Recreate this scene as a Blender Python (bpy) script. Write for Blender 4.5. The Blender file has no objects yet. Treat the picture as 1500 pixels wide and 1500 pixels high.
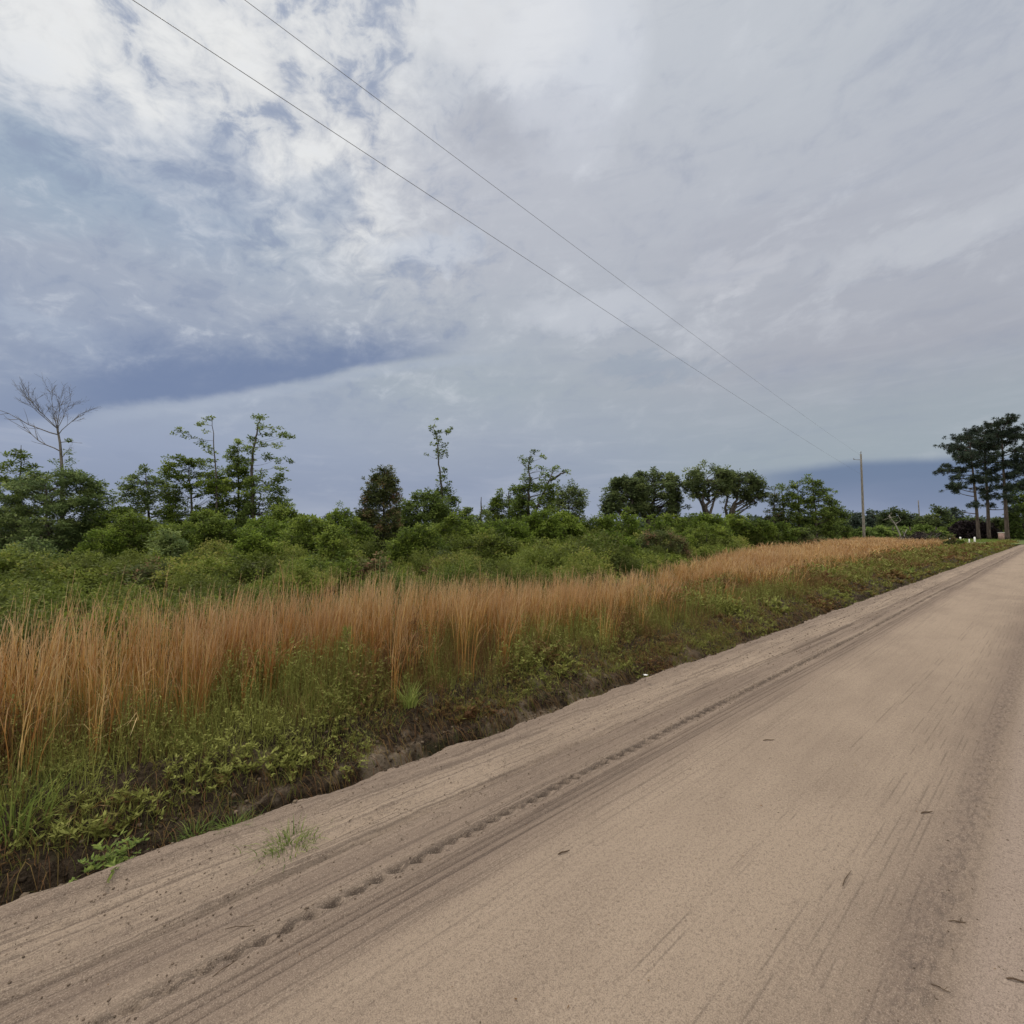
import bpy, math, random
import numpy as np
from mathutils import Vector

random.seed(11)
rng = np.random.default_rng(11)
C = bpy.context.scene
COL = C.collection
PI = math.pi

# ------------------------------------------------------------------ camera
F, HOR, EYE = 700.0, 778.0, 1.6
PITCH = math.atan((HOR - 750) / F)
cam_d = bpy.data.cameras.new('camera')
cam = bpy.data.objects.new('camera', cam_d)
COL.objects.link(cam)
cam_d.sensor_width = 36
cam_d.lens = 36 * F / 1500
cam_d.clip_start = 0.05
cam_d.clip_end = 6000
cam.location = (0, 0, EYE)
cam.rotation_euler = (PI / 2 + PITCH, 0, 0)
C.camera = cam
C.render.resolution_x = C.render.resolution_y = 1024

def ray(px, py):
    x = px - 750
    u = 750 - py
    return np.array([x, F * math.cos(PITCH) - u * math.sin(PITCH), F * math.sin(PITCH) + u * math.cos(PITCH)])

def P(px, py, z):
    d = ray(px, py)
    return np.array([0, 0, EYE]) + d * (z / d[1])

def azel(px, py):
    d = ray(px, py)
    return math.atan2(d[0], d[1]), math.atan2(d[2], math.hypot(d[0], d[1]))

# road frame: s runs along the road, t to its left
YAW = math.atan(800 / F)
D = np.array([math.sin(YAW), math.cos(YAW)])
NL = np.array([-math.cos(YAW), math.sin(YAW)])
ROADROT = math.atan2(D[1], D[0])

def st2w(s, t):
    s = np.asarray(s, float); t = np.asarray(t, float)
    return s * D[0] + t * NL[0], s * D[1] + t * NL[1]

def w2st(x, y):
    return x * D[0] + y * D[1], x * NL[0] + y * NL[1]

# ------------------------------------------------------------------ exposure
C.view_settings.view_transform = 'Standard'
C.view_settings.look = 'None'
C.view_settings.gamma = 1
C.view_settings.exposure = 0.30

# ------------------------------------------------------------------ sun behind the cloud deck
SUN_AZ, SUN_EL = math.radians(-38), math.radians(56)
sd = bpy.data.lights.new('sun', 'SUN')
sd.energy = 1.5
sd.angle = math.radians(14)
sd.color = (1, 0.92, 0.80)
sun = bpy.data.objects.new('sun', sd)
COL.objects.link(sun)
sdir = Vector((math.sin(SUN_AZ) * math.cos(SUN_EL), math.cos(SUN_AZ) * math.cos(SUN_EL), math.sin(SUN_EL)))
sun.rotation_euler = sdir.to_track_quat('Z', 'Y').to_euler()

# ------------------------------------------------------------------ node expression helper
class E:
    def __init__(self, nt, sock):
        self.nt, self.s = nt, sock
    def m(self, op, b=None, c=None):
        n = self.nt.nodes.new('ShaderNodeMath'); n.operation = op
        for i, v in enumerate((self, b, c)):
            if v is None: continue
            if isinstance(v, E): self.nt.links.new(v.s, n.inputs[i])
            else: n.inputs[i].default_value = v
        return E(self.nt, n.outputs[0])
    def __add__(self, o): return self.m('ADD', o)
    def __radd__(self, o): return self.m('ADD', o)
    def __sub__(self, o): return self.m('SUBTRACT', o)
    def __mul__(self, o): return self.m('MULTIPLY', o)
    def __rmul__(self, o): return self.m('MULTIPLY', o)
    def __truediv__(self, o): return self.m('DIVIDE', o)
    def rsub(self, o):
        n = self * -1.0
        return n + o
    def step(self, a, b, o0=0.0, o1=1.0, smooth=True):
        n = self.nt.nodes.new('ShaderNodeMapRange')
        n.interpolation_type = 'SMOOTHSTEP' if smooth else 'LINEAR'
        self.nt.links.new(self.s, n.inputs[0])
        for i, v in ((1, a), (2, b), (3, o0), (4, o1)):
            if isinstance(v, E): self.nt.links.new(v.s, n.inputs[i])
            else: n.inputs[i].default_value = v
        return E(self.nt, n.outputs[0])
    def band(self, c, w):
        # smooth bump centred on c, half width w
        return (self - c).m('ABSOLUTE').step(0, w, 1, 0)
    def ramp(self, stops, interp='LINEAR'):
        n = self.nt.nodes.new('ShaderNodeValToRGB')
        cr = n.color_ramp; cr.interpolation = interp
        while len(cr.elements) < len(stops): cr.elements.new(0.5)
        for e, (p, c) in zip(cr.elements, stops):
            e.position = p
            e.color = (c, c, c, 1) if isinstance(c, (int, float)) else (*c, 1)
        self.nt.links.new(self.s, n.inputs[0])
        return E(self.nt, n.outputs[0])

def mixc(nt, f, a, b, mode='MIX'):
    n = nt.nodes.new('ShaderNodeMix'); n.data_type = 'RGBA'; n.blend_type = mode
    for k, v in ((0, f), (6, a), (7, b)):
        if isinstance(v, E): nt.links.new(v.s, n.inputs[k])
        elif k == 0: n.inputs[0].default_value = v
        else: n.inputs[k].default_value = (*v, 1)
    return E(nt, n.outputs[2])

def comb(nt, x, y, z):
    n = nt.nodes.new('ShaderNodeCombineXYZ')
    for i, v in enumerate((x, y, z)):
        if isinstance(v, E): nt.links.new(v.s, n.inputs[i])
        else: n.inputs[i].default_value = v
    return E(nt, n.outputs[0])

def sep(nt, v):
    n = nt.nodes.new('ShaderNodeSeparateXYZ'); nt.links.new(v.s, n.inputs[0])
    return [E(nt, o) for o in n.outputs]

def noise(nt, vec, scale, detail=4, rough=0.5, dist=0.0):
    n = nt.nodes.new('ShaderNodeTexNoise')
    nt.links.new(vec.s, n.inputs['Vector'])
    n.inputs['Scale'].default_value = scale; n.inputs['Detail'].default_value = detail
    n.inputs['Roughness'].default_value = rough; n.inputs['Distortion'].default_value = dist
    return E(nt, n.outputs[0])

def lin(r, g, b):
    f = lambda c: (c / 255 / 12.92) if c / 255 <= 0.04045 else ((c / 255 + 0.055) / 1.055) ** 2.4
    return (f(r), f(g), f(b))

# ------------------------------------------------------------------ sky: Nishita light under an overcast cloud deck
def build_world():
    w = bpy.data.worlds.new('World'); C.world = w; w.use_nodes = True
    nt = w.node_tree; nt.nodes.clear()
    out = nt.nodes.new('ShaderNodeOutputWorld')
    tc = nt.nodes.new('ShaderNodeTexCoord')
    X, Y, Z = sep(nt, E(nt, tc.outputs['Generated']))
    az = X.m('ARCTAN2', Y)
    el = Z.m('ARCSINE')
    # noise on the cloud plane gives clouds their perspective
    zc = Z.m('MAXIMUM', 0.0) + 0.11
    U, V = X / zc, Y / zc
    pl = comb(nt, U, V, 0.0)
    n_big = noise(nt, pl, 0.55, 3, 0.5, 0.4)
    n_med = noise(nt, pl, 1.7, 6, 0.58, 0.6)
    # stretched fibre noise, running up and left as in the broken cloud
    dg = comb(nt, az * 0.8 - el * 0.6, (el * 0.8 + az * 0.6) * 2.0, 3.7)
    dirv = comb(nt, X * 1.0 + Z * 0.5, Y, (Z - X * 0.35) * 1.7)
    n_f1 = noise(nt, dirv, 6.5, 9, 0.62, 0.3)
    n_f2 = noise(nt, dirv, 19.0, 6, 0.62, 0.6)
    n_fib = n_f1 * 0.62 + n_f2 * 0.38
    lay = comb(nt, az * 1.6, el * 9.0, 1.3)
    n_lay = noise(nt, lay, 1.6, 5, 0.5, 0.5)
    ae = comb(nt, az, el, 0.0)
    n_e = noise(nt, ae, 6.0, 5, 0.55, 0.3)

    e_of = lambda y: azel(750, y)[1]
    HI = 1.15
    elw = el + (n_med - 0.5) * 0.10 * el.step(0.05, 0.5) + (n_lay - 0.5) * 0.035
    key = elw.step(-0.05, HI, 0, 1, False)
    def col_ramp(px, rows):
        st = []
        for y, c in rows:
            e = azel(px, y)[1]
            st.append(((e + 0.05) / (HI + 0.05), lin(*c)))
        st.sort(key=lambda q: q[0])
        return key.ramp(st)
    L = col_ramp(180, [(800, (178, 188, 206)), (765, (162, 174, 198)), (715, (126, 142, 176)), (650, (141, 156, 187)), (590, (153, 167, 191)),
                       (500, (148, 162, 188)), (400, (163, 174, 194)), (290, (163, 180, 200)), (190, (200, 208, 220)), (60, (228, 231, 234))])
    M = col_ramp(700, [(800, (172, 182, 200)), (765, (152, 164, 190)), (715, (134, 148, 178)), (640, (158, 169, 187)), (570, (165, 177, 187)),
                       (490, (176, 184, 195)), (380, (190, 194, 204)), (250, (196, 199, 209)), (120, (205, 210, 219)), (0, (226, 229, 233))])
    R = col_ramp(1250, [(800, (140, 152, 180)), (755, (132, 147, 178)), (670, (154, 168, 177)), (600, (158, 169, 178)), (520, (168, 171, 182)),
                        (400, (181, 184, 194)), (250, (189, 193, 203)), (120, (198, 203, 211)), (0, (204, 209, 216))])
    a0, a1, a2 = azel(180, 500)[0], azel(700, 500)[0], azel(1250, 500)[0]
    azw = az + (n_big - 0.5) * 0.35
    base = mixc(nt, azw.step(a0, a1), L, M)
    base = mixc(nt, azw.step(a1, a2), base, R)

    base = mixc(nt, 0.30, base, lin(174, 179, 188))
    # pale cream brightness high on the left where the sun sits behind thin cloud
    d1 = ((az + 0.62) * (az + 0.62) * 2.2 + (el - 0.80) * (el - 0.80) * 5.5)
    glow = d1.step(0.0, 1.0, 1, 0)
    fib = n_fib.step(0.42, 0.62)
    left_up = (az + (n_med - 0.5) * 0.5).step(-0.02, -0.40) * (el + (n_e - 0.5) * 0.3 + az * 0.10).step(0.36, 0.56)
    base = mixc(nt, left_up * fib * 0.72, base, lin(250, 249, 245))
    darkp = n_fib.step(0.48, 0.36)
    base = mixc(nt, left_up * darkp * 0.75, base, lin(158, 172, 196))
    # blue-grey patch below it
    def blob(px, py, rx, ry, soft=1.0):
        a, e = azel(px, py)
        q = (az - a + (n_e - 0.5) * 0.22) / rx
        r = (el - e + (n_f1 - 0.5) * 0.20) / ry
        return (q * q + r * r).step(0.1, 1.0 * soft, 1, 0)
    base = mixc(nt, blob(235, 250, 0.24, 0.11) * 0.45, base, lin(146, 162, 188))
    base = mixc(nt, blob(470, 285, 0.12, 0.07) * 0.50, base, lin(146, 162, 186))
    base = mixc(nt, blob(20, 240, 0.18, 0.10) * 0.45, base, lin(150, 170, 190))
    base = mixc(nt, blob(780, 185, 0.24, 0.06) * 0.5, base, lin(166, 170, 182))
    base = mixc(nt, blob(830, 90, 0.20, 0.16) * 0.45, base, lin(226, 230, 238))
    base = mixc(nt, blob(740, 30, 0.20, 0.10) * 0.45, base, lin(234, 235, 237))
    base = mixc(nt, blob(870, 460, 0.20, 0.06) * 0.45, base, lin(210, 214, 222))
    base = mixc(nt, blob(630, 375, 0.13, 0.045) * 0.55, base, lin(206, 213, 224))
    base = mixc(nt, blob(1080, 400, 0.13, 0.03) * 0.5, base, lin(202, 204, 211))
    base = mixc(nt, blob(1370, 350, 0.20, 0.045) * 0.5, base, lin(202, 206, 213))
    base = mixc(nt, blob(1120, 345, 0.22, 0.05) * 0.3, base, lin(170, 173, 185))
    base = mixc(nt, blob(950, 545, 0.16, 0.03) * 0.4, base, lin(146, 160, 178))
    base = mixc(nt, blob(65, 480, 0.16, 0.03) * 0.3, base, lin(188, 199, 214))
    # mottling over the broken left half
    mot = (az + (n_med - 0.5) * 0.4).step(0.15, -0.30) * el.step(0.16, 0.34)
    n_m = n_f1 * 0.5 + n_f2 * 0.5
    base = mixc(nt, mot * n_m.step(0.50, 0.66) * 0.36, base, lin(220, 225, 232))
    base = mixc(nt, mot * n_m.step(0.49, 0.37) * 0.42, base, lin(140, 154, 180))
    # general soft cloud modelling
    shade = (n_med - 0.5) * 0.7 + (n_f1 - 0.5) * 0.9 + (n_big - 0.5) * 0.4 + (n_f2 - 0.5) * 0.45
    amp = el.step(0.06, 0.45, 0.16, 0.52)
    base = mixc(nt, shade.step(0.0, 0.5) * amp, base, lin(232, 235, 240))
    base = mixc(nt, shade.step(0.0, -0.5) * amp * 1.1, base, lin(140, 150, 174))
    wisp = comb(nt, az * 2.0 - el * 1.2, el * 12.0, 7.1)
    n_w = noise(nt, wisp, 2.2, 6, 0.6, 0.4)
    base = mixc(nt, n_w.step(0.5, 0.75) * 0.16, base, lin(205, 208, 216))
    base = mixc(nt, n_w.step(0.48, 0.25) * 0.14, base, lin(128, 140, 168))

    # dark storm band on the left, crisp lower edge
    def edge_ramp(pts, lo, hi):
        st = []
        for px, py in pts:
            a, e = azel(px, py)
            st.append(((a - lo) / (hi - lo), e))
        k = az.step(lo, hi, 0, 1, False)
        return k.ramp([(p, v) for p, v in st], 'B_SPLINE')
    lo, hi = azel(-60, 620)[0], azel(900, 520)[0]
    ed = edge_ramp([(-60, 632), (60, 622), (150, 606), (300, 586), (430, 562), (560, 536), (700, 518), (900, 500)], lo, hi)
    dl = el - ed + (n_e - 0.5) * 0.03 + (n_f2 - 0.5) * 0.02
    wid = az.step(azel(120, 600)[0], azel(700, 500)[0], 0.160, 0.085, False)
    up = (dl / wid + (n_med - 0.5) * 0.7 + (n_f1 - 0.5) * 1.1).step(0.25, 1.05, 1, 0)
    win = az.step(azel(-80, 600)[0], azel(200, 600)[0], 0.45, 1.0) * az.step(azel(520, 520)[0], azel(730, 510)[0], 1, 0)
    bandm = dl.step(-0.002, 0.016) * up * win
    base = mixc(nt, bandm * 0.82, base, lin(108, 126, 162))
    rim = dl.band(-0.008, 0.016) * az.step(azel(0, 600)[0], azel(300, 560)[0]) * az.step(azel(640, 520)[0], azel(800, 510)[0], 1, 0)
    base = mixc(nt, rim * 0.35, base, lin(176, 186, 202))
    # dark distant storm on the right with a crisp upper edge
    lo2, hi2 = azel(950, 690)[0], azel(1700, 660)[0]
    ed2 = edge_ramp([(950, 712), (1100, 692), (1180, 683), (1260, 676), (1400, 670), (1700, 662)], lo2, hi2)
    d2 = el - ed2 + (n_e - 0.5) * 0.02 + (n_lay - 0.5) * 0.012
    wm = d2.step(0.008, -0.012) * az.step(azel(1020, 700)[0], azel(1220, 700)[0])
    stc = (el + (n_lay - 0.5) * 0.07 + (n_e - 0.5) * 0.03).step(azel(1300, 780)[1], azel(1300, 690)[1]).ramp([(0, lin(146, 157, 182)), (0.5, lin(122, 136, 165)), (1, lin(106, 124, 155))])
    base = mixc(nt, wm * 0.88, base, stc)

    # the bright overhead and behind-camera deck, brighter than the storm side
    hi_m = el.step(0.95, 1.45)
    back = Y.step(0.10, -0.6)
    base = mixc(nt, hi_m.m('MAXIMUM', back) * 0.85, base, (0.80, 0.765, 0.71))
    gain = (hi_m * 1.5 + back * 0.75 + 1.0)
    sky = nt.nodes.new('ShaderNodeTexSky'); sky.sky_type = 'NISHITA'; sky.sun_disc = False
    sky.sun_elevation = SUN_EL; sky.sun_rotation = SUN_AZ
    vm = nt.nodes.new('ShaderNodeVectorMath'); vm.operation = 'SCALE'
    nt.links.new(base.s, vm.inputs[0]); nt.links.new(gain.s, vm.inputs['Scale'])
    bgc = nt.nodes.new('ShaderNodeBackground'); nt.links.new(vm.outputs[0], bgc.inputs[0]); bgc.inputs[1].default_value = 0.80
    bgs = nt.nodes.new('ShaderNodeBackground'); nt.links.new(sky.outputs[0], bgs.inputs[0]); bgs.inputs[1].default_value = 0.05
    mx = nt.nodes.new('ShaderNodeMixShader'); mx.inputs[0].default_value = 0.96
    nt.links.new(bgs.outputs[0], mx.inputs[1]); nt.links.new(bgc.outputs[0], mx.inputs[2])
    nt.links.new(mx.outputs[0], out.inputs[0])
    w.cycles.sampling_method = 'MANUAL'; w.cycles.sample_map_resolution = 512
build_world()
C.cycles.max_bounces = 6
C.cycles.diffuse_bounces = 3
C.cycles.glossy_bounces = 2
C.cycles.transmission_bounces = 3
C.cycles.transparent_max_bounces = 4

# ------------------------------------------------------------------ numpy value noise
_perm = rng.random((257, 257))
def vn(x, y):
    x = np.asarray(x, float); y = np.asarray(y, float)
    xi = np.floor(x).astype(int); yi = np.floor(y).astype(int)
    fx = x - xi; fy = y - yi
    fx = fx * fx * (3 - 2 * fx); fy = fy * fy * (3 - 2 * fy)
    a = _perm[xi % 256, yi % 256]; b = _perm[(xi + 1) % 256, yi % 256]
    c = _perm[xi % 256, (yi + 1) % 256]; d = _perm[(xi + 1) % 256, (yi + 1) % 256]
    return (a + (b - a) * fx) * (1 - fy) + (c + (d - c) * fx) * fy
def fbm(x, y, o=4, g=0.5):
    r = 0; a = 1; tot = 0
    for i in range(o):
        r = r + a * vn(x * 2 ** i + 17.3 * i, y * 2 ** i + 5.1 * i); tot += a; a *= g
    return r / tot

# ------------------------------------------------------------------ mesh accumulator (quads)
class Acc:
    def __init__(self): self.v = []; self.f = []; self.t = []; self.h = []; self.n = 0
    def add(self, v, f, t=None, h=None):
        v = np.asarray(v, float).reshape(-1, 3)
        self.v.append(v); self.f.append(np.asarray(f, int) + self.n)
        k = len(v)
        self.t.append(np.full(k, 0.5) if t is None else np.broadcast_to(np.asarray(t, float), (k,)))
        self.h.append(np.zeros(k) if h is None else np.broadcast_to(np.asarray(h, float), (k,)))
        self.n += k
    def build(self, name, mat, parent=None, smooth=False, origin=None):
        V = np.concatenate(self.v); Fc = np.concatenate(self.f)
        if origin is not None: V = V - np.asarray(origin)
        me = bpy.data.meshes.new(name)
        me.vertices.add(len(V)); me.vertices.foreach_set('co', V.astype(np.float32).ravel())
        me.loops.add(Fc.size); me.loops.foreach_set('vertex_index', Fc.astype(np.int32).ravel())
        me.polygons.add(len(Fc))
        me.polygons.foreach_set('loop_start', np.arange(0, Fc.size, 4, dtype=np.int32))
        me.polygons.foreach_set('loop_total', np.full(len(Fc), 4, dtype=np.int32))
        if smooth: me.polygons.foreach_set('use_smooth', np.ones(len(Fc), dtype=bool))
        me.update(calc_edges=True)
        for nm, arr in (('tint', self.t), ('hgt', self.h)):
            at = me.attributes.new(nm, 'FLOAT', 'POINT')
            at.data.foreach_set('value', np.concatenate(arr).astype(np.float32))
        me.materials.append(mat)
        o = bpy.data.objects.new(name, me); COL.objects.link(o)
        if parent is not None: o.parent = parent
        return o

def unit(v): return v / (np.linalg.norm(v, axis=-1, keepdims=True) + 1e-9)

def tube(acc, pts, rad, sides=6, tint=0.5):
    pts = np.asarray(pts, float); rad = np.broadcast_to(np.asarray(rad, float), (len(pts),))
    tg = unit(np.gradient(pts, axis=0))
    ref = np.array([0, 0, 1.0]) if abs(tg[len(tg) // 2][2]) < 0.8 else np.array([1.0, 0, 0])
    a = unit(np.cross(tg, ref)); b = np.cross(tg, a)
    th = np.arange(sides) * 2 * PI / sides
    ring = (a[:, None, :] * np.cos(th)[None, :, None] + b[:, None, :] * np.sin(th)[None, :, None]) * rad[:, None, None] + pts[:, None, :]
    n = len(pts)
    i = np.arange(n - 1)[:, None] * sides; j = np.arange(sides)[None, :]; k = (j + 1) % sides
    f = np.stack([i + j, i + k, i + sides + k, i + sides + j], -1).reshape(-1, 4)
    acc.add(ring.reshape(-1, 3), f, tint, np.repeat(np.linspace(0, 1, n), sides))
    # caps with quads
    if sides % 2 == 0:
        for base, rev in ((0, True), ((n - 1) * sides, False)):
            q = []
            for m in range(1, sides - 2, 2):
                q.append([0, m, m + 1, m + 2] if not rev else [m + 2, m + 1, m, 0])
            acc.f.append(np.array(q, int) + acc.n - n * sides + base)

def box(acc, c, size, rotz=0.0, tint=0.5):
    sx, sy, sz = [q / 2 for q in size]
    v = np.array([[x, y, z] for z in (-sz, sz) for y in (-sy, sy) for x in (-sx, sx)])
    ca, sa = math.cos(rotz), math.sin(rotz)
    v = np.stack([v[:, 0] * ca - v[:, 1] * sa, v[:, 0] * sa + v[:, 1] * ca, v[:, 2]], 1) + np.asarray(c)
    acc.add(v, [[0, 2, 3, 1], [4, 5, 7, 6], [0, 1, 5, 4], [2, 6, 7, 3], [0, 4, 6, 2], [1, 3, 7, 5]], tint)

def leaves(acc, pos, axis, length, width, tint, h=None, up_bias=0.5, fold=0.0):
    n = len(pos)
    axis = unit(axis)
    nrm = rng.normal(size=(n, 3)); nrm[:, 2] = np.abs(nrm[:, 2]) + up_bias * 2
    side = unit(np.cross(axis, nrm))
    L = np.broadcast_to(np.asarray(length, float), (n,))[:, None]; W = np.broadcast_to(np.asarray(width, float), (n,))[:, None]
    v = np.stack([pos, pos + axis * L * 0.45 + side * W * 0.5, pos + axis * L, pos + axis * L * 0.45 - side * W * 0.5], 1)
    f = np.arange(n * 4).reshape(n, 4)
    acc.add(v.reshape(-1, 3), f, np.repeat(np.broadcast_to(tint, (n,)), 4), None if h is None else np.repeat(np.broadcast_to(h, (n,)), 4))

def blades(acc, base, height, lean, width, tint, K=4, h0=0.0, h1=1.0, taper=0.75, power=2.0, dirs=None):
    """ribbons rising from base (N,3); lean (N,2) is the tip's sideways offset"""
    n = len(base)
    f = np.linspace(0, 1, K + 1)
    height = np.broadcast_to(np.asarray(height, float), (n,)); width = np.broadcast_to(np.asarray(width, float), (n,))
    pts = np.zeros((n, K + 1, 3))
    pts[..., :2] = base[:, None, :2] + lean[:, None, :] * (f ** power)[None, :, None]
    ll = np.linalg.norm(lean, axis=1)
    pts[..., 2] = base[:, None, 2] + height[:, None] * f[None, :] - (0.35 * ll ** 2 / np.maximum(height, 0.05))[:, None] * (f ** 3)[None, :]
    th = rng.random(n) * PI if dirs is None else dirs
    side = np.stack([np.cos(th), np.sin(th), np.zeros(n)], 1)
    w = width[:, None] * (1 - taper * f ** 1.5)[None, :] * 0.5
    Lp = pts - side[:, None, :] * w[..., None]; Rp = pts + side[:, None, :] * w[..., None]
    v = np.stack([Lp, Rp], 2).reshape(n, -1, 3)
    k = np.arange(K) * 2
    q = np.stack([k, k + 1, k + 3, k + 2], 1)
    fc = (np.arange(n)[:, None, None] * (2 * (K + 1)) + q[None]).reshape(-1, 4)
    hh = np.repeat((h0 + (h1 - h0) * f)[None, :], n, 0)
    acc.add(v.reshape(-1, 3), fc, np.repeat(np.broadcast_to(tint, (n,)), 2 * (K + 1)), np.repeat(hh.ravel(), 2))
    return pts

# ------------------------------------------------------------------ tags
def tag(o, label, cat, group=None, kind=None):
    o['label'] = label; o['category'] = cat
    if group: o['group'] = group
    if kind: o['kind'] = kind
    return o
def struct(o): o['kind'] = 'structure'; return o
def empty(name, loc, label, cat, group=None):
    o = bpy.data.objects.new(name, None); COL.objects.link(o); o.location = Vector([float(q) for q in loc])
    return tag(o, label, cat, group)

# ------------------------------------------------------------------ materials
def new_mat(name):
    m = bpy.data.materials.new(name); m.use_nodes = True
    nt = m.node_tree; nt.nodes.clear()
    out = nt.nodes.new('ShaderNodeOutputMaterial')
    return m, nt, out
def principled(nt, out, col, rough=0.9, spec=0.2, bump=None, bstr=0.3, bdist=0.01, link=True):
    p = nt.nodes.new('ShaderNodeBsdfPrincipled')
    if isinstance(col, E): nt.links.new(col.s, p.inputs['Base Color'])
    else: p.inputs['Base Color'].default_value = (*col, 1)
    if isinstance(rough, E): nt.links.new(rough.s, p.inputs['Roughness'])
    else: p.inputs['Roughness'].default_value = rough
    p.inputs['Specular IOR Level'].default_value = spec
    if bump is not None:
        b = nt.nodes.new('ShaderNodeBump'); b.inputs['Strength'].default_value = bstr; b.inputs['Distance'].default_value = bdist
        nt.links.new(bump.s, b.inputs['Height']); nt.links.new(b.outputs[0], p.inputs['Normal'])
    if link: nt.links.new(p.outputs[0], out.inputs[0])
    return p
def attr(nt, name):
    n = nt.nodes.new('ShaderNodeAttribute'); n.attribute_name = name
    return E(nt, n.outputs['Fac'])
def objco(nt):
    return E(nt, nt.nodes.new('ShaderNodeTexCoord').outputs['Object'])
def geopos(nt):
    return E(nt, nt.nodes.new('ShaderNodeNewGeometry').outputs['Position'])

def leaf_mat(name, stops, trans=0.36, rough=0.7, spec=0.15, hramp=None, patch=None):
    m, nt, out = new_mat(name)
    col = attr(nt, 'tint').ramp(stops)
    if hramp:
        col = mixc(nt, attr(nt, 'hgt').ramp(hramp[0]), col, hramp[1])
    if patch:
        n = noise(nt, geopos(nt), patch[0], 3, 0.6).step(0.42, 0.62)
        col = mixc(nt, n * patch[2], col, patch[1])
    p = principled(nt, out, col, rough, spec, link=False)
    t = nt.nodes.new('ShaderNodeBsdfTranslucent'); nt.links.new(col.s, t.inputs[0])
    mx = nt.nodes.new('ShaderNodeMixShader'); mx.inputs[0].default_value = trans
    nt.links.new(p.outputs[0], mx.inputs[1]); nt.links.new(t.outputs[0], mx.inputs[2])
    nt.links.new(mx.outputs[0], out.inputs[0])
    return m

M = {}
M['dark_leaf'] = leaf_mat('dark_leaf', [(0, (0.087, 0.122, 0.034)), (0.5, (0.157, 0.219, 0.048)), (1, (0.288, 0.356, 0.078))])
M['grey_leaf'] = leaf_mat('grey_leaf', [(0, (0.087, 0.129, 0.050)), (0.5, (0.165, 0.222, 0.077)), (1, (0.302, 0.360, 0.121))])
M['mid_leaf'] = leaf_mat('mid_leaf', [(0, (0.070, 0.106, 0.020)), (0.5, (0.150, 0.206, 0.035)), (1, (0.264, 0.324, 0.056))])
M['bright_leaf'] = leaf_mat('bright_leaf', [(0, (0.083, 0.128, 0.019)), (0.5, (0.169, 0.239, 0.034)), (1, (0.278, 0.350, 0.060))])
M['oak_leaf'] = leaf_mat('oak_leaf', [(0, (0.075, 0.099, 0.043)), (0.5, (0.128, 0.171, 0.065)), (1, (0.221, 0.262, 0.095))])
M['pine_leaf'] = leaf_mat('pine_leaf', [(0, (0.025, 0.038, 0.030)), (0.5, (0.047, 0.065, 0.045)), (1, (0.082, 0.107, 0.065))], trans=0.12)
M['far_leaf'] = leaf_mat('far_leaf', [(0, (0.057, 0.081, 0.071)), (0.5, (0.086, 0.115, 0.092)), (1, (0.121, 0.155, 0.109))], trans=0.15)  # grey-blue distance haze put into the leaf colour
M['purple_leaf'] = leaf_mat('purple_leaf', [(0, (0.020, 0.014, 0.018)), (0.5, (0.038, 0.026, 0.030)), (1, (0.062, 0.048, 0.040))], trans=0.15)
M['russet_leaf'] = leaf_mat('russet_leaf', [(0, (0.065, 0.085, 0.032)), (0.6, (0.125, 0.150, 0.050)), (0.85, (0.20, 0.20, 0.075)), (1, (0.28, 0.165, 0.10))])
M['scrub_leaf'] = leaf_mat('scrub_leaf', [(0, (0.070, 0.092, 0.020)), (0.45, (0.144, 0.184, 0.032)), (0.85, (0.240, 0.286, 0.050)), (1, (0.336, 0.313, 0.085))],
                           patch=(0.5, (0.130, 0.125, 0.045), 0.3))
M['weed'] = leaf_mat('weed', [(0, (0.125, 0.060, 0.028)), (0.22, (0.195, 0.112, 0.045)), (0.42, (0.175, 0.150, 0.042)), (0.7, (0.170, 0.188, 0.042)), (1, (0.31, 0.32, 0.085))],
                     trans=0.3)
M['weed_fresh'] = leaf_mat('weed_fresh', [(0, (0.100, 0.150, 0.038)), (0.5, (0.200, 0.260, 0.057)), (1, (0.375, 0.400, 0.114))], trans=0.3)
M['straw'] = leaf_mat('straw', [(0, (0.226, 0.102, 0.029)), (0.4, (0.397, 0.199, 0.055)), (0.75, (0.541, 0.315, 0.094)), (1, (0.668, 0.489, 0.202))],
                      trans=0.2, hramp=([(0.0, 0.0), (0.62, 0.0), (1.0, 0.75)], (0.66, 0.49, 0.30)), patch=(0.7, (0.34, 0.14, 0.05), 0.30))

def bark(name, a, b, sc=12):
    m, nt, out = new_mat(name)
    x, y, z = sep(nt, objco(nt))
    v = comb(nt, x, y, z * 0.25)
    n = noise(nt, v, sc, 5, 0.6)
    principled(nt, out, mixc(nt, n.step(0.3, 0.7), a, b), 0.9, 0.15, n, 0.5, 0.02)
    return m
M['bark'] = bark('bark', (0.045, 0.038, 0.032), (0.115, 0.100, 0.085))
M['bark_grey'] = bark('bark_grey', (0.09, 0.08, 0.07), (0.20, 0.18, 0.155))
M['bark_pine'] = bark('bark_pine', (0.055, 0.043, 0.036), (0.13, 0.100, 0.082), 5)
M['dead_wood'] = bark('dead_wood', (0.24, 0.22, 0.19), (0.40, 0.37, 0.33))
M['pole_wood'] = bark('pole_wood', (0.15, 0.135, 0.115), (0.27, 0.245, 0.21), 7)
M['twig'] = bark('twig', (0.055, 0.035, 0.022), (0.13, 0.09, 0.06), 40)

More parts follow.
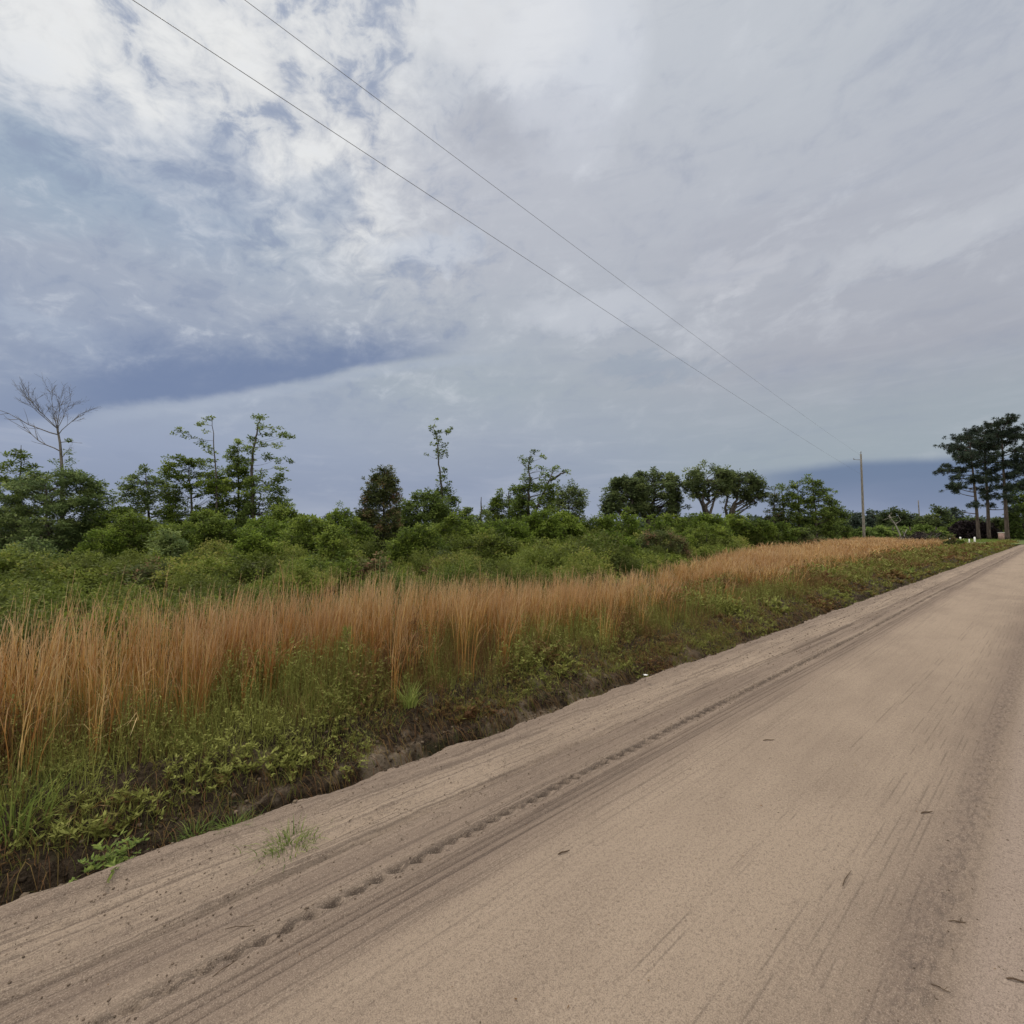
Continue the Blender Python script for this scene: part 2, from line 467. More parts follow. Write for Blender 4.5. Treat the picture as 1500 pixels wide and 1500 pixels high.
def simple(name, col, rough=0.7, spec=0.3, var=0.15, sc=8.0):
    m, nt, out = new_mat(name)
    n = noise(nt, objco(nt), sc, 4, 0.6)
    c2 = tuple(q * (1 - var) for q in col)
    principled(nt, out, mixc(nt, n.step(0.3, 0.7), c2, col), rough, spec, n, 0.15, 0.005)
    return m
M['white_paint'] = simple('white_paint', (0.80, 0.80, 0.76), 0.6)
M['wire'] = simple('wire', (0.2, 0.2, 0.21), 0.5)
M['metal'] = simple('metal', (0.22, 0.22, 0.23), 0.45)
M['ceramic'] = simple('ceramic', (0.28, 0.30, 0.32), 0.25, 0.5)
M['brick'] = simple('brick', (0.42, 0.28, 0.24), 0.9, 0.1, 0.35, 6)
M['petal'] = simple('petal', (0.82, 0.82, 0.78), 0.7)
M['board'] = simple('board', (0.62, 0.60, 0.54), 0.8)

# ------------------------------------------------------------------ heights
def te(s): return 3.0 + 0.10 * (fbm(s * 0.9 + 3, 0 * s + 2.2, 3) - 0.5) + 0.05 * (vn(s * 6.0, 0 * s + 9) - 0.5)

def ditch_h(s, t):
    e = te(s); u = t - e
    deep = 0.22 + 0.16 * fbm(s * 0.55 + 40, 0 * s + 1, 3)
    deep = deep * np.interp(s, [-3, 1.5, 4.5, 7, 12, 80], [1.15, 1.1, 0.8, 0.55, 0.75, 0.7])
    wob = 0.16 * (fbm(s * 1.7 + 7, 0 * s + 5, 3) - 0.5)
    near = np.clip(u / (0.10 + 0.06 * vn(s * 3, 0 * s)), 0, 1); near = near * near * (3 - 2 * near)
    bank1 = np.clip((u - 0.42 - wob) / 0.13, 0, 1); bank1 = bank1 * bank1 * (3 - 2 * bank1)
    bank2 = np.clip((u - 0.62 - wob * 1.3) / 0.32, 0, 1)
    z = -deep * near + deep * 0.55 * bank1 + deep * 0.45 * bank2 + 0.05 * bank2
    act = np.clip(u / 0.05, 0, 1)
    z += act * 0.07 * (fbm(s * 4.2, t * 6.0, 4, 0.6) - 0.5)
    z += act * 0.055 * (fbm(s * 15, t * 17, 3, 0.7) - 0.5)
    return z

def groove(t, c, w, d):
    return -d * np.exp(-((t - c) / w) ** 2)

def road_h(s, t):
    z = 0.02 * np.clip(1 - ((t + 0.3) / 3.2) ** 2, -1, 1)
    z = z - 0.0
    wav = 0.035 * np.sin(s * 0.35 + 0.4) + 0.02 * (vn(s * 0.5, 0 * s + 3) - 0.5)
    z += 0.010 * (fbm(s * 1.1, t * 5.0, 3) - 0.5)
    edge = np.clip((t - 2.2) / 0.3, 0, 1)
    z += edge * 0.028 * (fbm(s * 2.6, t * 13, 3) - 0.4)
    z += edge * 0.014 * (fbm(s * 22, t * 26, 3, 0.65) - 0.5)
    z += 0.03 * np.exp(-((t - te(s) + 0.10) / 0.07) ** 2) * (0.35 + vn(s * 2.2, 0 * s + 8))
    # drawn-out drag lines parallel with the road
    for c, w, d in ((2.40, 0.020, 0.022), (2.28, 0.025, 0.010), (2.55, 0.03, 0.012), (2.70, 0.025, 0.010), (2.22, 0.014, 0.006)):
        z += groove(t - wav, c, w, d) * (0.5 + 1.0 * vn(s * 0.8 + c * 40, 0 * s + c))
    # chunky lug prints beside fine tyre grooves
    wv2 = 0.02 * np.sin(s * 0.5)
    per = 0.098
    ph = ((s + (t - 2.085) * 0.9) / per + 0.5 * (vn(s * 3, 0 * s + 5) - 0.5)) % 1.0
    blk = np.exp(-((ph - 0.5) / 0.30) ** 2)
    near_t = np.exp(-(((t - wv2) - 2.085 - 0.03 * (vn(s * 7, 0 * s + 2) - .5)) / 0.022) ** 2)
    z += -0.030 * blk * 0.85 * near_t * (0.5 + fbm(s * 9, t * 20, 2)) * 1.3
    z += 0.020 * (1 - blk) * np.exp(-(((t - wv2) - 2.085) / 0.05) ** 2) * vn(s * 11, t * 20)
    z += 0.014 * np.exp(-(((t - wv2) - 2.16) / 0.03) ** 2) * vn(s * 6, 0 * t + 3)
    for c, d in ((1.985, 0.010), (1.945, 0.008), (1.895, 0.007)):
        z += groove(t - wv2, c, 0.009, d)
    tb = np.clip(1 - np.abs((t - wv2) - 1.83) / 0.05, 0, 1)
    z += 0.004 * tb * np.sin(s * 2 * PI / 0.055)
    # recent tyre lines in the middle of the road
    wv3 = 0.02 * np.sin(s * 0.4 + 1)
    for c, d in ((0.735, 0.005), (0.70, 0.006), (0.655, 0.004), (0.57, 0.004), (0.53, 0.005), (0.50, 0.004), (1.04, 0.004), (1.00, 0.0035)):
        gate = np.clip((vn(s * 1.1 + c * 31, 0 * s + c * 7) - 0.25) * 3, 0, 1)
        z += groove(t - wv3, c, 0.009, d) * gate
    rgh = np.exp(-((t - 0.36) / 0.09) ** 2)
    z += 0.022 * rgh * (fbm(s * 17, t * 21, 3, 0.65) - 0.5)
    z += 0.0035 * (fbm(s * 30, t * 30, 2, 0.6) - 0.5)
    return z

def ground_z(x, y):
    s, t = w2st(np.asarray(x, float), np.asarray(y, float))
    return np.where(t < 4.4, np.where(t < 2.9, 0.0, ditch_h(s, t)), 0.05 + 0.0 * t)

def grid_obj(name, S, T, Z, mat):
    n, m = len(S), len(T)
    SS, TT = np.meshgrid(S, T, indexing='ij')
    v = np.stack([SS, TT, Z(SS, TT)], -1).reshape(-1, 3)
    i = np.arange(n - 1)[:, None] * m; j = np.arange(m - 1)[None, :]
    f = np.stack([i + j, i + m + j, i + m + j + 1, i + j + 1], -1).reshape(-1, 4)
    a = Acc(); a.add(v, f)
    o = a.build(name, mat, smooth=True)
    o.rotation_euler = (0, 0, ROADROT)
    return o

# ------------------------------------------------------------------ sand road
def mat_sand():
    m, nt, out = new_mat('sand_road')
    co = objco(nt); s, t, _ = sep(nt, co)
    st = comb(nt, s * 0.16, t * 3.2, 0.0)
    st2 = comb(nt, s * 0.5, t * 14.0, 2.0)
    n_str = noise(nt, st, 1.6, 5, 0.55)
    n_str2 = noise(nt, st2, 1.8, 5, 0.6)
    n_pat = noise(nt, comb(nt, s * 0.6, t * 1.3, 5.0), 1.3, 4, 0.55)
    n_gr = noise(nt, co, 60, 3, 0.7)
    n_fine = noise(nt, co, 210, 2, 0.7)
    sand = mixc(nt, n_pat.step(0.32, 0.68), (0.278, 0.215, 0.162), (0.342, 0.267, 0.200))
    # greyer-brown worn tread strips, pinker beside the ruts
    tw = t + (n_str - 0.5) * 0.14 + (n_pat - 0.5) * 0.10
    strips = (tw.band(2.28, 0.26) * 0.55).m('MAXIMUM', tw.band(1.95, 0.30) * 0.55).m('MAXIMUM', tw.band(0.42, 0.36) * 0.40).m('MAXIMUM', tw.band(2.92, 0.22) * 0.5)
    col = mixc(nt, strips * 1.15, sand, (0.165, 0.122, 0.097))
    col = mixc(nt, tw.band(0.38, 0.13) * 0.45 * n_gr.step(0.35, 0.6), col, (0.161, 0.120, 0.100))
    col = mixc(nt, (t + (n_pat - 0.5) * 0.05).step(0.32, 0.20) * 0.7, col, (0.320, 0.252, 0.209))
    col = mixc(nt, n_str2.step(0.50, 0.68) * 0.55 * t.step(1.7, 2.3, 0.25, 1.0), col, (0.153, 0.114, 0.091))
    col = mixc(nt, n_str2.step(0.47, 0.28) * 0.40 * t.step(1.7, 2.3, 0.25, 1.0), col, (0.355, 0.277, 0.213))
    # moist prints and tyre lines; recess shade is also put into the colour
    prints = (t - (s * 0.5).m('SINE') * 0.02)
    jit = noise(nt, comb(nt, s * 4.0, t * 6.0, 1.0), 1.5, 3, 0.6)
    lug = ((s + (t - 2.085) * 0.9 + (jit - 0.5) * 0.09) / 0.098).m('FRACT').band(0.5, 0.50)
    patchy = noise(nt, comb(nt, s * 1.3, t * 2.0, 9.0), 1.5, 3, 0.6).step(0.40, 0.58, 0.12, 1.0)
    rag = noise(nt, comb(nt, s * 9.0, t * 26.0, 4.0), 1.3, 4, 0.65)
    pm = (prints + (rag - 0.5) * 0.06).band(2.09, 0.042) * lug * n_gr.step(0.18, 0.40) * patchy
    col = mixc(nt, pm * 0.95, col, (0.050, 0.039, 0.032))
    col = mixc(nt, pm * 0.0, col, (0.060, 0.046, 0.039))
    col = mixc(nt, (prints + (rag - 0.5) * 0.10).band(2.095, 0.045) * rag.step(0.42, 0.52) * 0.85, col, (0.081, 0.062, 0.050))
    for c, w in ((1.985, 0.010), (1.945, 0.009), (1.895, 0.009)):  # shade of the fine grooves drawn in as dark lines
        col = mixc(nt, prints.band(c, w) * 0.75 * rag.step(0.30, 0.50, 0.45, 1.0), col, (0.081, 0.060, 0.049))
    col = mixc(nt, (t + (jit - 0.5) * 0.02).band(2.41, 0.022) * 0.75 * n_pat.step(0.30, 0.55), col, (0.093, 0.070, 0.057)
    )
    lines = noise(nt, comb(nt, s * 0.35, t * 30.0, 2.0), 1.7, 4, 0.6)
    col = mixc(nt, lines.step(0.54, 0.62) * 0.62 * t.step(1.4, 2.0, 0.10, 1.0), col, (0.105, 0.079, 0.064))
    p3 = t - (s * 0.4 + 1.0).m('SINE') * 0.02
    for c in (0.80, 0.735, 0.70, 0.655, 0.61, 0.57, 0.53, 0.50, 0.44, 1.04, 1.00):
        gg = noise(nt, comb(nt, s * 0.9, c * 11, 0.0), 2.2, 3).step(0.46, 0.60)
        col = mixc(nt, (p3 + (n_gr - 0.5) * 0.006).band(c, 0.0070) * 0.46 * gg, col, (0.088, 0.066, 0.054))
    pits = noise(nt, comb(nt, s * 11.0, t * 34.0, 8.0), 1.4, 4, 0.7)
    col = mixc(nt, (t + (n_pat - 0.5) * 0.08).band(0.37, 0.13) * pits.step(0.48, 0.58) * 0.60, col, (0.116, 0.089, 0.073))
    col = mixc(nt, t.step(1.3, 0.7) * pits.step(0.58, 0.66) * 0.30, col, (0.126, 0.099, 0.080))
    col = mixc(nt, t.step(2.1, 2.3) * noise(nt, co, 22, 4, 0.7).step(0.56, 0.64) * 0.42, col, (0.116, 0.089, 0.071))
    # grain and specks
    col = mixc(nt, n_gr.step(0.48, 0.66) * 0.38, col, (0.121, 0.091, 0.072))
    col = mixc(nt, n_fine.step(0.50, 0.68) * 0.5, col, (0.109, 0.081, 0.064))
    col = mixc(nt, n_fine.step(0.48, 0.32) * 0.45, col, (0.468, 0.377, 0.295))
    l2 = noise(nt, comb(nt, s * 0.5, t * 75.0, 6.0), 1.2, 3, 0.6)
    col = mixc(nt, l2.step(0.58, 0.66) * 0.40 * t.step(1.4, 2.1, 0.06, 1.0), col, (0.096, 0.075, 0.060))
    sp = noise(nt, co, 34, 2, 0.5).step(0.70, 0.76)
    col = mixc(nt, sp * 0.6 * t.step(0.6, 2.2, 0.35, 1.0), col, (0.088, 0.064, 0.054))
    hgt = n_gr * 0.6 + n_fine * 0.6 + n_str2 * 0.4
    principled(nt, out, col, 0.95, 0.1, hgt, 0.9, 0.010)
    return m
M['sand'] = mat_sand()

def spaced(segs):
    o = []
    for a, b, d in segs: o.append(np.arange(a, b, d))
    return np.unique(np.round(np.concatenate(o), 5))
S_near = spaced([(-20, -1.2, 0.4), (-1.2, 6, 0.02), (6, 12, 0.045), (12, 26, 0.12), (26, 60, 0.4), (60, 190.1, 2.0)])
T_road = spaced([(-3.6, -0.2, 0.12), (-0.2, 1.8, 0.0125), (1.8, 2.2, 0.008), (2.2, 3.31, 0.0125)])
def road_z(s, t):
    z = road_h(s, t)
    u = t - te(s)
    # the lip crumbles down into the ditch
    k = np.clip(u / 0.10, 0, 1); k = k * k * (3 - 2 * k)
    return z * (1 - k) - k * 0.55
road = struct(grid_obj('sand_road', S_near, T_road, road_z, M['sand']))

# ------------------------------------------------------------------ ditch and bank
def mat_ditch():
    m, nt, out = new_mat('ditch_soil')
    co = objco(nt); s, t, z = sep(nt, co)
    n1 = noise(nt, co, 2.2, 5, 0.6); n2 = noise(nt, co, 18, 5, 0.65); n3 = noise(nt, co, 90, 3, 0.7)
    soil = mixc(nt, n2.step(0.35, 0.65), (0.026, 0.019, 0.012), (0.100, 0.072, 0.047))
    soil = mixc(nt, n3.step(0.5, 0.7) * 0.4, soil, (0.15, 0.11, 0.085))
    sandy = n1.step(0.50, 0.60) * t.band(3.55, 0.55)
    gate = noise(nt, comb(nt, s * 0.7, 0.0, 3.0), 0.9, 2).step(0.48, 0.60)
    col = mixc(nt, sandy * gate * 0.85 * s.step(4, 8, 1, 0.2), soil, (0.33, 0.26, 0.185))
    pale = s.step(5.0, 7.5) * s.step(14, 24, 1, 0.35) * t.step(3.0, 3.45, 1, 0) * n2.step(0.40, 0.52)
    col = mixc(nt, pale * 0.45, col, (0.30, 0.24, 0.18))
    moss = noise(nt, co, 5, 4, 0.6).step(0.55, 0.65) * t.step(3.0, 3.3)
    col = mixc(nt, moss * 0.45, col, (0.06, 0.07, 0.03))
    principled(nt, out, col, 0.95, 0.1, n2 + n3 * 0.6, 1.0, 0.05)
    return m
M['ditch'] = mat_ditch()
T_d = spaced([(2.86, 4.2, 0.016), (4.2, 5.31, 0.08)])
ditch = struct(grid_obj('ditch', spaced([(-20, -1.2, 0.3), (-1.2, 6, 0.022), (6, 14, 0.05), (14, 30, 0.15), (30, 190.1, 0.8)]), T_d,
                        lambda s, t: np.where(t < te(s), -0.03, 0) + ditch_h(s, t) - 0.004, M['ditch']))

# ------------------------------------------------------------------ ground sheet
def mat_ground():
    m, nt, out = new_mat('ground')
    co = geopos(nt)
    n1 = noise(nt, co, 0.25, 4, 0.6); n2 = noise(nt, co, 3.0, 5, 0.65)
    col = mixc(nt, n1.step(0.35, 0.65), (0.060, 0.060, 0.026), (0.075, 0.085, 0.030))
    col = mixc(nt, n2.step(0.45, 0.7) * 0.6, col, (0.105, 0.075, 0.040))
    principled(nt, out, col, 0.95, 0.1, n2, 0.6, 0.05)
    return m
M['ground'] = mat_ground()
def ground_sheet(s, t):
    a = np.abs(t + 0.3)
    low = np.where((t > -4.4) & (t < 4.7), -0.7, 0.0)
    return low + np.where(t > 5.2, 0.046, np.where(t >= 4.7, 0.04, np.where(t < -4.4, 0.0, 0)))
Sg = spaced([(-2500, -60, 120), (-60, 200, 5), (200, 2500.1, 120)])
Tg = np.unique(np.concatenate([np.arange(-2500, -20, 120.), np.arange(-20, -4.4, 2.), [-4.41, -4.39, 4.69, 4.71, 5.25], np.arange(6, 60, 3.), np.arange(60, 2500.1, 90.)]))
ground = struct(grid_obj('ground', Sg, Tg, ground_sheet, M['ground']))
# the right-hand verge beside the road, outside the picture
a = Acc()
for (t0, t1, z0, z1) in ((-4.6, -3.5, 0.02, -0.02),):
    xs = []
    v = []
    for s_ in (-20, 190):
        for t_, z_ in ((t0, z0), (t1, z1)):
            x_, y_ = st2w(s_, t_); v.append([x_, y_, z_])
    a.add(v, [[0, 2, 3, 1]])
struct(a.build('verge', M['ground']))

# cross road and mown grass at the junction
def mat_side():
    m, nt, out = new_mat('side_road')
    n = noise(nt, geopos(nt), 1.2, 4, 0.6)
    principled(nt, out, mixc(nt, n.step(0.3, 0.7), (0.36, 0.31, 0.24), (0.47, 0.41, 0.33)), 0.95, 0.1)
    return m
M['side'] = mat_side()
def strip(name, x0, x1, ya, yb, z, mat, n=40, wob=0.6):
    a = Acc(); xs = np.linspace(x0, x1, n)
    lo_ = ya + wob * (vn(xs * 0.15, 0 * xs + 4) - 0.5); hi_ = yb + wob * (vn(xs * 0.15, 0 * xs + 9) - 0.5)
    v = np.stack([np.stack([xs, lo_, 0 * xs + z], 1), np.stack([xs, hi_, 0 * xs + z], 1)], 1).reshape(-1, 3)
    k = np.arange(n - 1) * 2
    a.add(v, np.stack([k, k + 2, k + 3, k + 1], 1))
    return struct(a.build(name, mat))
def mat_lawn():
    m, nt, out = new_mat('lawn')
    n = noise(nt, geopos(nt), 0.6, 5, 0.65)
    principled(nt, out, mixc(nt, n.step(0.3, 0.7), (0.075, 0.105, 0.032), (0.13, 0.155, 0.055)), 0.95, 0.1)
    return m
M['lawn'] = mat_lawn()
strip('lawn', 30, 110, 56, 104, 0.054, M['lawn'])
strip('side_road', 32, 64.5, 60.5, 64.5, 0.060, M['side'])

# ------------------------------------------------------------------ vegetation builders
def clump_leaves(acc, c, r, n, ll, lw, tint, flat=0.6, axis_up=0.1, shell=0.6):
    d = unit(rng.normal(size=(n, 3)))
    rad = (shell + (1 - shell) * rng.random(n)) * rng.random(n) ** 0.33
    off = d * rad[:, None] * r; off[:, 2] *= flat
    ax = d * 0.8 + rng.normal(size=(n, 3)) * 0.6; ax[:, 2] = ax[:, 2] * 0.5 + axis_up
    k = 0.7 + 0.6 * rng.random(n)
    leaves(acc, c + off, ax, ll * k, lw * k, np.clip(tint + rng.normal(size=n) * 0.16, 0, 1), up_bias=0.5)

def inset(rows, d):
    out = []
    for k, (y, a, b) in enumerate(rows):
        h = (b - a) / 2; m = min(d, h * 0.55)
        out.append((y + (min(d * .7, (rows[-1][0] - rows[0][0]) * .15) if k == 0 else 0), a + m, b - m))
    return out
def sample_rows(rows, n, edge=0.35):
    """random picture points inside an outline given as (py, x_left, x_right) rows"""
    ys = np.array([r[0] for r in rows], float); xl = np.array([r[1] for r in rows], float); xr = np.array([r[2] for r in rows], float)
    g = np.linspace(ys[0], ys[-1], 60); wd = np.interp(g, ys, xr - xl)
    cdf = np.cumsum(wd + 2); cdf /= cdf[-1]
    y = np.interp(rng.random(n), cdf, g)
    u = rng.random(n) * 2 - 1
    e = rng.random(n) < edge
    u = np.where(e, np.sign(u) * (0.75 + 0.25 * np.abs(u)), u)
    c = (np.interp(y, ys, xl) + np.interp(y, ys, xr)) / 2; h = (np.interp(y, ys, xr) - np.interp(y, ys, xl)) / 2
    return c + u * h, y, u, h

def tree(name, label, cat, z, rows, trunk, r0, n=60, cr=0.4, per=70, ll=0.11, lw=0.055, leaf='dark_leaf', bk='bark', flat=0.6,
         depth=0.8, extra=(), group=None, limbf=0.55, tbias=0.5, stems=(), edge=0.35, shell=0.5, upl=0.1, lw0=0.30, bare=()):
    """trunk: list of picture points from base to top; rows: crown outline; extra: explicit clumps (px,py,r_m)"""
    base = P(trunk[0][0], trunk[0][1], z); base[2] = 0.0 if z > 8 else base[2]
    root = empty(name, base, label, cat, group)
    tr = Acc(); cw = Acc()
    tp = [base] + [P(px, py, z) for px, py in trunk[1:]]
    tp = np.array(tp)
    # resample the trunk
    seg = np.linspace(0, len(tp) - 1, 6 * (len(tp) - 1) + 1)
    pth = np.stack([np.interp(seg, np.arange(len(tp)), tp[:, i]) for i in range(3)], 1)
    pth[1:-1, :2] += rng.normal(size=(len(pth) - 2, 2)) * r0 * 0.35
    rr = r0 * (1 - 0.85 * np.linspace(0, 1, len(pth)) ** 1.1); rr[0] *= 1.35
    tube(tr, pth, rr, 8)
    for st_ in stems:
        q = np.array([P(a_, b_, z + random.uniform(-.6, .6)) for a_, b_ in st_])
        sg = np.linspace(0, len(q) - 1, 5 * (len(q) - 1) + 1)
        qq = np.stack([np.interp(sg, np.arange(len(q)), q[:, i]) for i in range(3)], 1)
        qq += rng.normal(size=qq.shape) * r0 * 0.15
        tube(tr, qq, r0 * 0.55 * (1 - 0.8 * np.linspace(0, 1, len(qq))), 6)
    cl = []
    n = int(n * (2.0 if z < 28 else 1.15)); cr = cr * 0.88; flat = min(.85, flat + .12)
    if rows:
        X, Yp, u, hw = sample_rows(inset(rows, 0.5 * cr * F / z), n, edge)
        sc = z / F
        dz = (rng.random(n) * 2 - 1) * np.sqrt(np.maximum(0.05, 1 - u * u)) * hw * sc * depth
        for i in range(n):
            zz = z + dz[i]
            p = P(X[i], Yp[i], z); p[1] += dz[i]; p[0] += 0
            cl.append((p, cr * random.uniform(0.6, 1.35)))
    for (px, py, r_) in extra:
        p = P(px, py, z); p[1] += random.uniform(-0.4, 0.4); cl.append((p, r_))
    for p, r_ in cl:
        d = pth - p
        hd = np.hypot(d[:, 0], d[:, 1])
        want = p[2] - hd * limbf
        k = int(np.argmin(np.abs(pth[:, 2] - want) + 0.15 * hd))
        a0 = pth[k]; L_ = np.linalg.norm(p - a0)
        if L_ > 0.15:
            mid = a0 * 0.5 + p * 0.5 + np.array([0, 0, -0.06 * L_]) + rng.normal(size=3) * 0.05 * L_
            tt = np.linspace(0, 1, 6)[:, None]
            lim = (1 - tt) ** 2 * a0 + 2 * tt * (1 - tt) * mid + tt ** 2 * p
            lr = min(rr[k] * 0.5, r0 * (0.06 + 0.10 * min(1, L_ / 5)))
            tube(tr, lim, lr * (1 - 0.75 * np.linspace(0, 1, 6)), 4)
        tint = np.clip(tbias + random.gauss(0, 0.26), 0.02, 0.98)
        m_ = max(9, int(per * 1.6 * (r_ / cr) ** 1.6))
        # break each clump into three smaller sprays
        for q in range(3):
            off = rng.normal(size=3) * r_ * 0.55; off[2] *= flat
            clump_leaves(cw, p + off, r_ * random.uniform(0.5, 0.9), m_ // 3, ll * 1.12, lw * 1.15, tint + random.gauss(0, .08), flat, upl, shell)
            e2 = p + off * 1.6
            tube(tr, np.array([p, (p + e2) / 2, e2]), [0.008 * (z / 25), 0.006 * (z / 25), 0.003 * (z / 25)], 4)
    for (pts, r_) in bare:
        q = np.array([P(a_, b_, z) for a_, b_ in pts]); q[:, 1] += rng.normal(size=len(q)) * 0.3
        tube(tr, q, np.linspace(r_, r_ * 0.3, len(q)), 4)
    o1 = tr.build('trunk', M[bk], root, True, base)
    if cl: cw.build('crown', M[leaf], root, False, base)
    return root

# --- left hand group
tree('broadleaf_tree', 'dense dark green bushy tree wrapped round the foot of the bare dead tree', 'tree', 22,
     [(690, 55, 110), (705, 20, 135), (730, 2, 150), (760, -8, 146), (790, -12, 140), (825, -5, 135)], [(72, 835), (70, 770), (66, 712)], 0.12,
     n=150, cr=0.42, per=95, leaf='grey_leaf', flat=0.5, tbias=0.45)
tree('broadleaf_tree', 'spindly leafy sapling with a pointed top at the left edge of the photo', 'tree', 23.5,
     [(655, 27, 36), (680, 2, 58), (705, -25, 62), (725, -30, 40), (800, -30, 30)], [(28, 830), (30, 740), (31, 652)], 0.07,
     n=48, cr=0.30, per=60, leaf='mid_leaf', flat=0.45, tbias=0.45)

def bare_tree():
    z = 22.6
    root = empty('dead_tree', (P(91, 830, z)[0], z, 0), 'bare leafless grey tree with a fan of thin branches above the bushy tree', 'tree')
    a = Acc(); base = np.array(root.location)
    tpx = [(92, 830), (91, 740), (91, 690), (88, 650), (84, 628)]
    tp = np.array([P(x, y, z) for x, y in tpx]); tp[0][2] = 0
    tube(a, tp, [0.11, 0.08, 0.065, 0.05, 0.038], 7)
    def twig(p, d, L, r, lv):
        n = 5; pts = [p]; dd = d.copy()
        for i in range(n):
            dd = unit(dd + rng.normal(size=3) * 0.10 + np.array([0, 0, 0.05])); pts.append(pts[-1] + dd * L / n)
        tube(a, pts, np.maximum(np.linspace(r, r * 0.4, n + 1), .0035), 4)
        if lv > 0:
            for i in range(1, n + 1):
                for _ in range(2 if i > 1 else 0):
                    nd = unit(dd + rng.normal(size=3) * 0.40); twig(pts[i], nd, L * random.uniform(0.25, 0.5), r * 0.42, lv - 1)
    for tgt in [(30, 588), (48, 578), (60, 572), (74, 568), (88, 572), (100, 578), (108, 592), (66, 600), (95, 600)]:
        e = P(*tgt, z); s0 = tp[-1] if tgt[1] < 590 else tp[-2] * .4 + tp[-1] * .6
        d = e - s0; L = np.linalg.norm(d) * 0.85
        d[1] += random.uniform(-0.9, 0.9); twig(s0, unit(d), L, 0.018, 2)
    for a0, b0, L0 in (((86, 637), (20, 628), 0.028), ((90, 662), (34, 634), 0.028), ((89, 648), (108, 648), 0.018), ((91, 670), (108, 660), 0.016)):
        s0 = P(*a0, z); e = P(*b0, z); twig(s0, unit(e - s0), np.linalg.norm(e - s0), L0, 1)
    a.build('trunk', M['bark_grey'], root, True, base)
    lf = Acc()
    for px, py, r in ((100, 662, .25), (105, 675, .28), (80, 676, .25), (97, 684, .3), (88, 690, .3), (112, 692, .3), (100, 645, .12)):
        clump_leaves(lf, P(px, py, z), r, 70, 0.10, 0.05, 0.45, 0.6)
    lf.build('vine', M['grey_leaf'], root, False, base)
bare_tree()

tree('broadleaf_tree', 'airy tree with flat feathery sprays, leftmost of the tall clump left of centre', 'tree', 25,
     [(684, 205, 216), (700, 190, 238), (730, 178, 256), (760, 176, 262), (800, 185, 250)], [(220, 830), (219, 760), (214, 690)], 0.10,
     n=70, cr=0.36, per=62, leaf='grey_leaf', flat=0.35, edge=0.5)
tree('broadleaf_tree', 'airy layered tree beside a thin leaning stem in the tall clump left of centre', 'tree', 24.5,
     [(668, 250, 300), (690, 238, 326), (720, 246, 330), (760, 250, 325), (800, 250, 320)], [(285, 830), (281, 760), (276, 672)], 0.10,
     n=84, cr=0.36, per=62, leaf='mid_leaf', flat=0.35, edge=0.5, tbias=0.35)
tree('broadleaf_tree', 'thin stemmed tree with one wispy limb reaching left in the tall clump', 'tree', 23.5,
     [(690, 300, 338), (740, 300, 335), (800, 295, 340)], [(322, 830), (318, 760), (316, 680), (311, 612)], 0.07,
     n=26, cr=0.30, per=50, leaf='mid_leaf', flat=0.35,
     extra=[(262, 635, .22), (272, 632, .22), (282, 640, .22), (292, 646, .22), (300, 655, .28), (306, 662, .25), (297, 620, .2), (308, 615, .18), (290, 622, .14), (312, 612, .12), (304, 632, .12)], limbf=0.3, tbias=0.5)
tree('broadleaf_tree', 'dark narrow tree between the wispy tree and the tallest tree of the clump', 'tree', 25.5,
     [(642, 343, 352), (665, 334, 362), (700, 328, 366), (740, 322, 372), (800, 320, 375)], [(349, 830), (350, 740), (349, 645)], 0.09,
     n=70, cr=0.34, per=65, leaf='dark_leaf', flat=0.4, edge=0.45)
tree('broadleaf_tree', 'tallest tree of the left clump with dark tiered branches reaching right', 'tree', 24,
     [(700, 362, 412), (740, 352, 425), (775, 350, 415), (815, 350, 410)], [(372, 830), (371, 740), (368, 690), (374, 640), (381, 612)], 0.11,
     n=56, cr=0.38, per=70, leaf='dark_leaf', flat=0.4,
     extra=[(378, 612, .28), (390, 614, .32), (383, 622, .35), (396, 626, .3), (386, 634, .3), (372, 640, .3), (404, 637, .3), (418, 638, .3), (428, 641, .22),
            (400, 650, .28), (384, 652, .3), (365, 655, .25), (376, 666, .35), (392, 670, .35), (408, 674, .32), (418, 676, .25), (398, 684, .3), (380, 688, .35),
            (410, 698, .25), (415, 702, .2), (366, 680, .3), (414, 735, .3), (420, 740, .25), (404, 728, .35)], limbf=0.25, tbias=0.38)
tree('broadleaf_tree', 'small yellow-green sapling to the right of the tall left clump', 'tree', 21,
     [(748, 432, 450), (765, 410, 472), (790, 405, 480), (815, 400, 480)], [(441, 840), (441, 790), (438, 752)], 0.05,
     n=52, cr=0.30, per=70, leaf='bright_leaf', flat=0.5, tbias=0.6)
tree('pine_tree', 'tiny lone pine standing far off between two green saplings', 'tree', 90,
     [(752, 476, 484), (765, 473, 489), (775, 476, 486)], [(481, 790), (480, 770), (480, 754)], 0.14,
     n=16, cr=0.6, per=36, ll=0.35, lw=0.1, leaf='pine_leaf', bk='bark_pine')
tree('broadleaf_tree', 'thin twiggy sapling with few leaves left of the holly-like tree', 'tree', 26,
     [], [(514, 830), (513, 780), (509, 748)], 0.04, extra=[(505, 752, .15), (512, 758, .2), (500, 764, .2), (517, 765, .2), (524, 772, .2)], leaf='mid_leaf', n=0, cr=0.2, per=30, limbf=.3)
